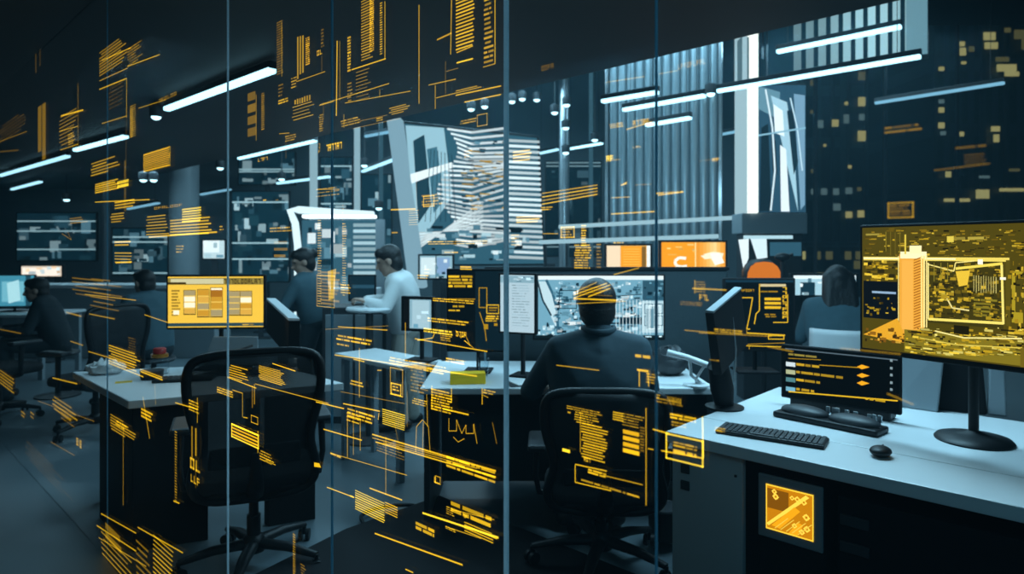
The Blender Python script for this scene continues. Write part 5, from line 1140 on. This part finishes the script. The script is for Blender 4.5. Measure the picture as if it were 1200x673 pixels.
def G8(a):
    a.rows(269, 427, 292, 444, 6, GY, .4, .35, False); a.rows(304, 428, 336, 445, 9, GY, .5, .2, False); a.line(320, 426, 347, 435, 1.4, GY); a.line(267, 442, 301, 455, 1.3, GY); a.rows(255, 453, 274, 461, 3, GY, .6, .1); a.poly([(273, 457), (285, 461), (285, 489)], 1.2, GM); a.vrows(296, 449, 301, 478, 2, GD, .4); a.frame(295, 486, 303, 495, 1, GM); a.rows(272, 496, 303, 511, 4, GO, .6, .02, False); a.frame(272, 496, 304, 512, 1.6, GB)
    a.line(303, 505, 303, 531, 1.4, GY); a.rows(305, 527, 326, 540, 4, GM, .5, .5); a.rows(312, 537, 326, 541, 2, GY); a.line(300, 450, 386, 473, 1.1, GM); a.line(286, 489, 291, 490, 1.5, GM)
code(G8, 8)
def G9(a):
    a.rows(325, 27, 333, 90, 22, GD, .5, .3); a.line(331, 26, 331, 90, 1.1, GM); a.rows(291, 110, 301, 165, 4, GD, .85, .1, False); a.line(301, 111, 301, 165, 1.2, GM); a.rows(307, 110, 311, 154, 18, GM, .5, .1); a.vrows(349, 43, 358, 96, 3, GM, .6); a.rows(359, 45, 364, 78, 14, GO, .7, .1); a.line(348, 96, 382, 84, 1.2, GM); a.rows(342, 92, 349, 106, 4, GM); a.rows(377, 35, 381, 58, 6, GD, .6); a.glyphs(372, 60, 379, 66, 2, GM); a.line(378, 66, 378, 84, .8, GD)
    a.rows(327, 100, 333, 116, 4, GD); a.rows(327, 118, 339, 124, 2, GY, .7, .1); a.vrows(346, 117, 366, 124, 7, GM, .6); a.rows(343, 126, 370, 145, 5, GM, .3, .25, False); a.rows(375, 135, 380, 156, 8, GM, .6); a.line(375, 124, 392, 119, 1.1, GM); a.line(380, 120, 380, 140, 1, GD); a.line(336, 158, 336, 186, .8, GD); a.rows(335, 160, 348, 168, 3, GM); a.line(328, 157, 340, 156, 1.1, GM); a.glyphs(303, 186, 315, 190, 4, GM); a.glyphs(374, 168, 376, 180, 3, GM, True)
code(G9, 9)
def G10(a):
    a.line(396, 48, 395, 136, 2.4, GY); a.line(399, 48, 399, 118, .8, GM); a.rows(408, 44, 412, 86, 12, GY, .75, .05); a.rows(424, 2, 438, 74, 22, GM, .5, .25, False); a.rows(434, 0, 439, 62, 26, GO, .75, .0); a.rows(446, 4, 449, 66, 22, GY, .55, .0); a.line(452, 2, 452, 69, 1.2, GY); a.line(413, 82, 453, 69, 1.6, GY); a.rows(418, 85, 436, 122, 9, GD, .3, .3, False); a.line(376, 123, 457, 98, 1.2, GM); a.line(405, 121, 482, 107, 1.1, GM); a.rows(408, 98, 414, 122, 6, GD)
    a.line(492, 6, 492, 122, 1.8, GM); a.rows(400, 142, 424, 151, 3, GM, .6, .3); a.poly([(404, 150), (404, 134)], 1.2, GM); a.line(423, 142, 455, 135, .9, GD); a.rows(442, 139, 452, 144, 2, GY); a.rows(457, 127, 483, 137, 4, GM, .5, .4, False); a.line(446, 105, 446, 114, 1, GM); a.line(414, 151, 470, 139, .9, GD)
code(G10, 10)
def G11(a):
    a.rows(535, 0, 557, 62, 15, GY, .5, .12, False); a.line(530, 0, 529, 64, 1.2, GY); a.line(536, 74, 555, 69, 2, GB); a.line(536, 62, 555, 54, 1.4, GY); a.line(513, 47, 530, 39, 2.2, GM); a.rows(568, 0, 580, 78, 14, GM, .55, .4); a.line(581, 0, 581, 75, 1.3, GY); a.line(567, 79, 581, 75, 1.2, GM); a.line(503, 100, 535, 93, 1.3, GM); a.line(511, 100, 511, 128, 1.3, GM); a.line(512, 115, 565, 102, 1.2, GM); a.line(535, 112, 588, 101, 1.6, GY); a.line(535, 107, 560, 101, 1.3, GM); a.line(545, 120, 588, 111, 1.6, GY); a.line(523, 72, 523, 110, .8, GD); a.line(524, 84, 538, 80, 1, GD); a.frame(560, 135, 572, 149, .9, GM); a.rows(540, 142, 560, 148, 2, GM)
code(G11, 11)
def G12(a):
    a.rows(371, 222, 399, 234, 3, GM, .35, .2); a.line(372, 222, 399, 222, 1, GM); a.rows(317, 267, 343, 274, 2, GM, .6, .1); a.rows(309, 234, 313, 238, 1, GY); a.rows(324, 234, 328, 237, 1, GM); a.rows(373, 258, 378, 358, 34, GM, .5, .2); a.rows(402, 262, 407, 348, 30, GM, .5, .3); a.rows(376, 318, 402, 358, 10, GD, .7, .4, False); a.free([(385, 318), (395, 315), (392, 350), (386, 352)], GM); a.frame(372, 322, 393, 359, .9, GM); a.rows(322, 283, 338, 306, 3, GD, .5, .2, False)
    a.rows(400, 333, 412, 345, 4, GY, .6, .2); a.line(459, 246, 488, 245, 2.2, GY); a.rows(480, 247, 492, 266, 7, GM, .35, .2, False); a.rows(495, 229, 522, 243, 4, GM, .6, .3); a.frame(497, 230, 510, 243, 1.2, GY); a.rows(502, 283, 573, 288, 2, GY, .6, .05); a.rows(520, 295, 541, 299, 1, GY); a.rows(545, 177, 555, 187, 3, GM); a.rows(460, 272, 470, 276, 1, GM); a.rows(490, 322, 506, 328, 2, GY); a.rows(498, 315, 507, 326, 3, GM); a.glyphs(383, 170, 402, 178, 6, GY); a.line(489, 205, 489, 246, .8, GD); a.rows(402, 240, 404, 300, 14, GD)
code(G12, 12)
def G13(a):
    a.rows(540, 312, 554, 317, 2, GY, .8, .1, False); a.rows(508, 349, 557, 354, 2, GY, .6, .1); a.rows(502, 372, 550, 378, 2, GY, .65, .1); a.rows(497, 384, 532, 390, 2, GB, .75, .1); a.rows(517, 390, 531, 400, 4, GM, .6, .2); a.glyphs(535, 388, 548, 394, 4, GM); a.poly([(535, 387), (541, 396), (546, 392), (552, 405), (545, 399), (556, 408)], 1, GM); a.line(487, 397, 572, 412, 1.3, GY); a.poly([(490, 399), (508, 396), (510, 391)], 1.2, GY); a.rows(523, 419, 548, 425, 2, GY, .7, .1); a.line(476, 378, 476, 418, 1.4, GM)
    a.line(397, 383, 455, 387, 1.4, GM); a.rows(395, 392, 440, 400, 2, GY, .6, .15); a.rows(395, 402, 412, 406, 1, GY); a.line(393, 416, 560, 441, 1.3, GY); a.rows(457, 418, 526, 428, 3, GY, .6, .1); a.line(382, 386, 456, 382, .7, GD)
code(G13, 13)
def G14(a):
    a.line(422, 408, 422, 466, 1.4, GM); a.rows(411, 445, 429, 452, 2, GY, .6, .3); a.line(415, 421, 428, 424, 1.4, GY); a.frame(458, 430, 473, 462, 1, GM); a.frame(459, 448, 471, 462, 1.6, GY); a.rows(461, 452, 469, 459, 2, GY); a.rows(482, 433, 504, 460, 7, GD, .5, .5); a.line(400, 459, 475, 473, .9, GD); a.rows(506, 455, 531, 481, 8, GY, .6, .15); a.line(507, 452, 507, 478, 1.2, GY); a.line(530, 455, 530, 472, 1.4, GY); a.rows(484, 466, 504, 474, 3, GY, .5, .4); a.line(520, 479, 550, 486, 2, GY); a.line(566, 455, 566, 474, 1.2, GY); a.rows(567, 456, 582, 462, 2, GY); a.line(567, 463, 573, 466, 1, GM)
    a.line(478, 458, 478, 500, .9, GD); a.line(501, 462, 502, 500, 1, GM); a.line(443, 434, 448, 434, 1.5, GM)
code(G14, 14)
def G15(a):
    a.line(371, 471, 404, 479, 1.6, GY); a.line(403, 473, 446, 482, 1.6, GY); a.rows(408, 478, 440, 490, 3, GY, .6, .1); a.line(445, 484, 444, 492, 1.2, GY); a.rows(449, 479, 476, 498, 8, GB, .48, .05, False); a.line(408, 483, 408, 536, 1.2, GM); a.line(415, 485, 415, 533, .9, GM); a.line(423, 490, 423, 528, 1.2, GM); a.rows(407, 483, 425, 495, 3, GM, .5, .3); a.line(380, 503, 425, 516, 1.6, GY); a.line(388, 531, 478, 557, 1, GM); a.rows(388, 530, 402, 535, 1, GM); a.line(453, 512, 453, 580, 1, GM); a.line(463, 495, 468, 520, .8, GD)
    a.free([(369, 542), (375, 543), (377, 548), (369, 547)], GY); a.poly([(488, 530), (489, 500), (496, 492), (503, 500), (505, 530)], 1.1, GM); a.line(497, 495, 496, 532, 1, GM); a.poly([(527, 490), (527, 505), (536, 505), (536, 492), (542, 508), (547, 498), (547, 508), (556, 508), (556, 497), (560, 520)], 1.1, GM); a.poly([(532, 512), (538, 518), (545, 514)], 1, GM); a.line(578, 495, 583, 520, 1, GD); a.glyphs(509, 558, 517, 565, 1, GM)
code(G15, 15)
def G16(a):
    a.line(437, 509, 582, 552, 2, GY); a.line(437, 513, 548, 543, 1.1, GM); a.line(441, 518, 582, 559, 1.8, GY); a.rows(442, 514, 475, 530, 5, GD, .35, .3); a.rows(524, 534, 582, 549, 3, GY, .62, .03); a.line(450, 519, 560, 549, 1, GM)
code(G16, 16)
def G17(a):
    a.line(384, 571, 416, 583, 1.4, GY); a.rows(411, 580, 417, 584, 1, GY); a.rows(417, 574, 452, 598, 9, GB, .48, .03, False); a.rows(452, 588, 467, 602, 5, GY, .48, .03, False); a.line(434, 572, 472, 586, 1.8, GY); a.line(440, 625, 543, 662, 2, GY); a.line(476, 667, 485, 671, 1.6, GY); a.line(496, 601, 585, 630, 2.6, GB); a.rows(488, 611, 510, 621, 2, GY, .85, .02); a.rows(529, 587, 578, 602, 2, GY, .7, .03); a.line(530, 597, 580, 609, 1, GM); a.rows(545, 611, 584, 624, 4, GY, .5, .2, False); a.rows(523, 616, 536, 620, 2, GY); a.line(523, 617, 565, 631, 1.1, GM); a.rows(524, 593, 534, 603, 4, GM, .5, .4); a.glyphs(543, 602, 549, 606, 2, GM); a.frame(511, 557, 517, 566, .9, GM)
code(G17, 17)
def G18(a):
    a.line(653, 428, 703, 434, 1.1, GM); a.rows(745, 415, 763, 420, 1, GY, .8, .05); a.rows(747, 432, 763, 436, 1, GY, .7, .1); a.line(750, 434, 750, 453, 1.3, GY); a.line(760, 434, 761, 453, 1.1, GY); a.rows(758, 437, 769, 450, 4, GM, .55, .1)
    a.line(673, 350, 724, 352, 1.8, GY); a.line(673, 346, 712, 332, 1.2, GY); a.line(674, 349, 716, 334, 1.1, GY); a.line(690, 348, 716, 338, 1.4, GY); a.line(673, 343, 700, 331, 1, GM); a.line(676, 356, 734, 353, 1, GM); a.rows(676, 336, 720, 347, 4, GD, .3, .4, False)
code(G18, 18)
def G19(a):
    a.rows(665, 475, 707, 480, 2, GM, .5, .1); a.rows(674, 482, 704, 496, 5, GY, .4, .3); a.rows(682, 495, 716, 537, 13, GY, .5, .3, False); a.line(681, 482, 681, 530, .9, GM); a.rows(719, 482, 732, 493, 4, GY, .55, .1, False); a.rows(730, 484, 757, 500, 5, GM, .35, .3); a.rows(731, 503, 750, 532, 4, GO, .78, .03, False); a.rows(751, 500, 757, 530, 9, GD); a.line(758, 478, 758, 592, 1.4, GM); a.rows(660, 525, 669, 530, 1, GB, .9, .05); a.glyphs(685, 535, 693, 540, 3, GM); a.rows(666, 482, 671, 486, 1, GM)
    a.line(675, 544, 712, 552, 1.4, GY); a.line(675, 545, 675, 565, 1.2, GY); a.line(675, 565, 717, 575, 1.3, GY); a.rows(690, 549, 712, 555, 2, GY, .8, .05); a.line(708, 557, 754, 568, 1.2, GM); a.rows(682, 561, 752, 565, 1, GM, .6, .02)
code(G19, 19)
def G20(a):
    a.rows(770, 466, 801, 473, 2, GD, .5, .1); a.vrows(783, 464, 800, 472, 8, GM, .4); a.rows(786, 484, 817, 491, 2, GY, .75, .05); a.rows(787, 493, 806, 500, 2, GM, .6, .2); a.frame(781, 507, 825, 537, 1.6, GB); a.line(824, 488, 825, 536, 1.5, GB); a.rows(790, 517, 818, 524, 2, GM, .7, .05); a.rows(790, 526, 818, 532, 1, GY, .8, .05); a.line(766, 503, 785, 508, 1.8, GY); a.line(776, 528, 825, 537, 1.8, GY); a.rows(760, 525, 768, 527, 1, GY); a.rows(838, 500, 851, 506, 2, GY, .5, .2); a.rows(770, 462, 775, 468, 2, GM)
code(G20, 20)
def G21(a):
    a.line(710, 97, 756, 90, 1.1, GM); a.line(773, 87, 795, 83, 1, GM); a.glyphs(795, 76, 828, 82, 9, GD); a.rows(715, 146, 732, 152, 3, GY, .6, .2); a.line(735, 152, 765, 143, 1.4, GY); a.glyphs(742, 142, 762, 148, 5, GM); a.glyphs(711, 183, 720, 190, 2, GB); a.line(715, 188, 728, 187, 1, GM); a.glyphs(742, 172, 753, 174, 3, GM); a.line(820, 189, 845, 186, .9, GD); a.glyphs(835, 186, 844, 190, 2, GM); a.glyphs(635, 78, 650, 84, 4, GX)
code(G21, 21)
def G22(a):
    for k in range(4): a.line(636, 227+k*4.2, 701, 217+k*3.6, 1.3, GY if k % 2 else GM)
    a.rows(635, 243, 649, 248, 2, GY); a.rows(606, 254, 637, 263, 3, GY, .6, .2, False); a.rows(602, 178, 625, 192, 4, GY, .6, .2, False); a.frame(658, 266, 674, 279, 1.2, GY); a.rows(659, 268, 672, 278, 3, GM); a.rows(674, 287, 694, 316, 10, GY, .55, .25); a.rows(682, 264, 688, 290, 9, GY, .6, .2); a.rows(700, 286, 706, 316, 8, GD); a.rows(720, 284, 735, 287, 1, GY); a.line(717, 251, 768, 248, 1.4, GY); a.line(717, 232, 739, 231, 1.1, GM); a.rows(770, 230, 803, 226, 1, GM); a.line(772, 229, 802, 225, 1.3, GY); a.line(745, 217, 764, 216, 1, GD); a.free([(728, 217), (736, 213), (735, 216), (729, 218)], GY); a.rows(600, 275, 612, 290, 4, GM); a.line(720, 322, 750, 314, 1.2, GM); a.line(637, 274, 655, 274, 1, GM)
code(G22, 22)
def G23(a):
    a.rows(815, 330, 828, 344, 5, GM, .4, .1); a.line(815, 344, 815, 328, 1, GM); a.line(812, 338, 852, 340, 1.4, GY); a.rows(798, 353, 824, 358, 3, GD, .6, .1); a.glyphs(820, 345, 832, 352, 3, GM); a.line(803, 387, 838, 390, 1.1, GM); a.rows(838, 385, 872, 390, 2, GY, .6, .1); a.line(820, 390, 905, 394, 1, GM); a.rows(832, 421, 850, 423, 1, GM)
code(G23, 23)
def G24(a):
    a.rows(1037, 150, 1085, 160, 2, GD, .45, .2); a.rows(1120, 173, 1157, 177, 1, GD, .6, .1); a.frame(1041, 238, 1071, 256, 1.1, GM); a.rows(1043, 241, 1069, 254, 4, GD, .5, .2); a.line(1095, 200, 1160, 192, 1, GD); a.rows(1130, 182, 1158, 196, 4, GX, .4, .3, False); a.line(985, 408, 1056, 415, 1, GM); a.line(1040, 461, 1071, 474, 1.2, GM); a.line(900, 406, 930, 412, 1.2, GM)
code(G24, 24)

# ---------------------------------------------------------------- light
HAZE = .0055
def area(x, y, z, sx, sy, power, col=(.55, .86, 1.0), rz=0, tilt=None):  # unseen area lights added to brighten hall and desks, without fixtures
    l = bpy.data.lights.new('fill_light', 'AREA'); l.shape = 'RECTANGLE'; l.size = sx; l.size_y = sy; l.energy = power; l.color = col
    o = bpy.data.objects.new('fill_light', l); C.objects.link(o); o.location = (x, y, z); o.rotation_euler = (tilt or 0, 0, rz); return o
COL = (.42, .79, 1.0)
DEEP = (.10, .55, .85)
area(1.35, 3.05, 2.45, .9, .3, 44, COL, DA)
area(.5, -.6, 2.6, 2.0, .5, 11, (.16, .62, .9), 0, math.radians(38))  # added front fill from the camera side, no fixture there
area(1.25, 6.2, 2.2, 1.2, .2, 5, COL, 0, math.radians(84))  # added light aimed at the metal ribs, no fixture there
area(.3, 4.2, 2.6, 1.6, .3, 24, COL, DA)
area(-1.0, 4.6, 2.6, 1.6, .3, 15, COL, DA)
area(-2.2, 3.9, 2.6, 1.0, .3, 9, COL, DA)
area(-1.5, 8.6, 3.9, 4, 1.5, 170, COL)
area(1.5, 6.8, 4.3, 3, 1.2, 90, COL)
area(-6, 9, 2.6, 3, .5, 22, COL)
area(4.5, 8.5, 4.2, 3, 1, 70, COL)
w = bpy.data.worlds.new('night'); S.world = w; w.use_nodes = True
w.node_tree.nodes['Background'].inputs[0].default_value = (.06, .22, .32, 1); w.node_tree.nodes['Background'].inputs[1].default_value = .18

wn = w.node_tree; sc_ = wn.nodes.new('ShaderNodeVolumeScatter'); sc_.inputs['Color'].default_value = (.40, .80, 1, 1); sc_.inputs['Density'].default_value = HAZE; sc_.inputs['Anisotropy'].default_value = .3
wn.links.new(sc_.outputs[0], wn.nodes['World Output'].inputs['Volume'])

# ---------------------------------------------------------------- camera
c = bpy.data.cameras.new('camera'); co = bpy.data.objects.new('camera', c); C.objects.link(co); S.camera = co
co.location = (0, 0, EYE); co.rotation_euler = (PI/2, 0, 0); c.sensor_width = 36; c.sensor_fit = 'HORIZONTAL'
c.lens = 36*F/1200; c.shift_y = -(336.5-HOR)/1200; c.clip_start = .05; c.clip_end = 400
c.dof.use_dof = True; c.dof.focus_distance = 1.8; c.dof.aperture_fstop = 3.6
S.view_settings.view_transform = 'Standard'; S.view_settings.look = 'None'; S.view_settings.gamma = 1; S.view_settings.use_curve_mapping = False; S.view_settings.exposure = 0
S.cycles.max_bounces = 8; S.cycles.transparent_max_bounces = 24; S.cycles.use_denoising = True; S.cycles.caustics_reflective = False; S.cycles.caustics_refractive = False; S.cycles.sample_clamp_indirect = 4
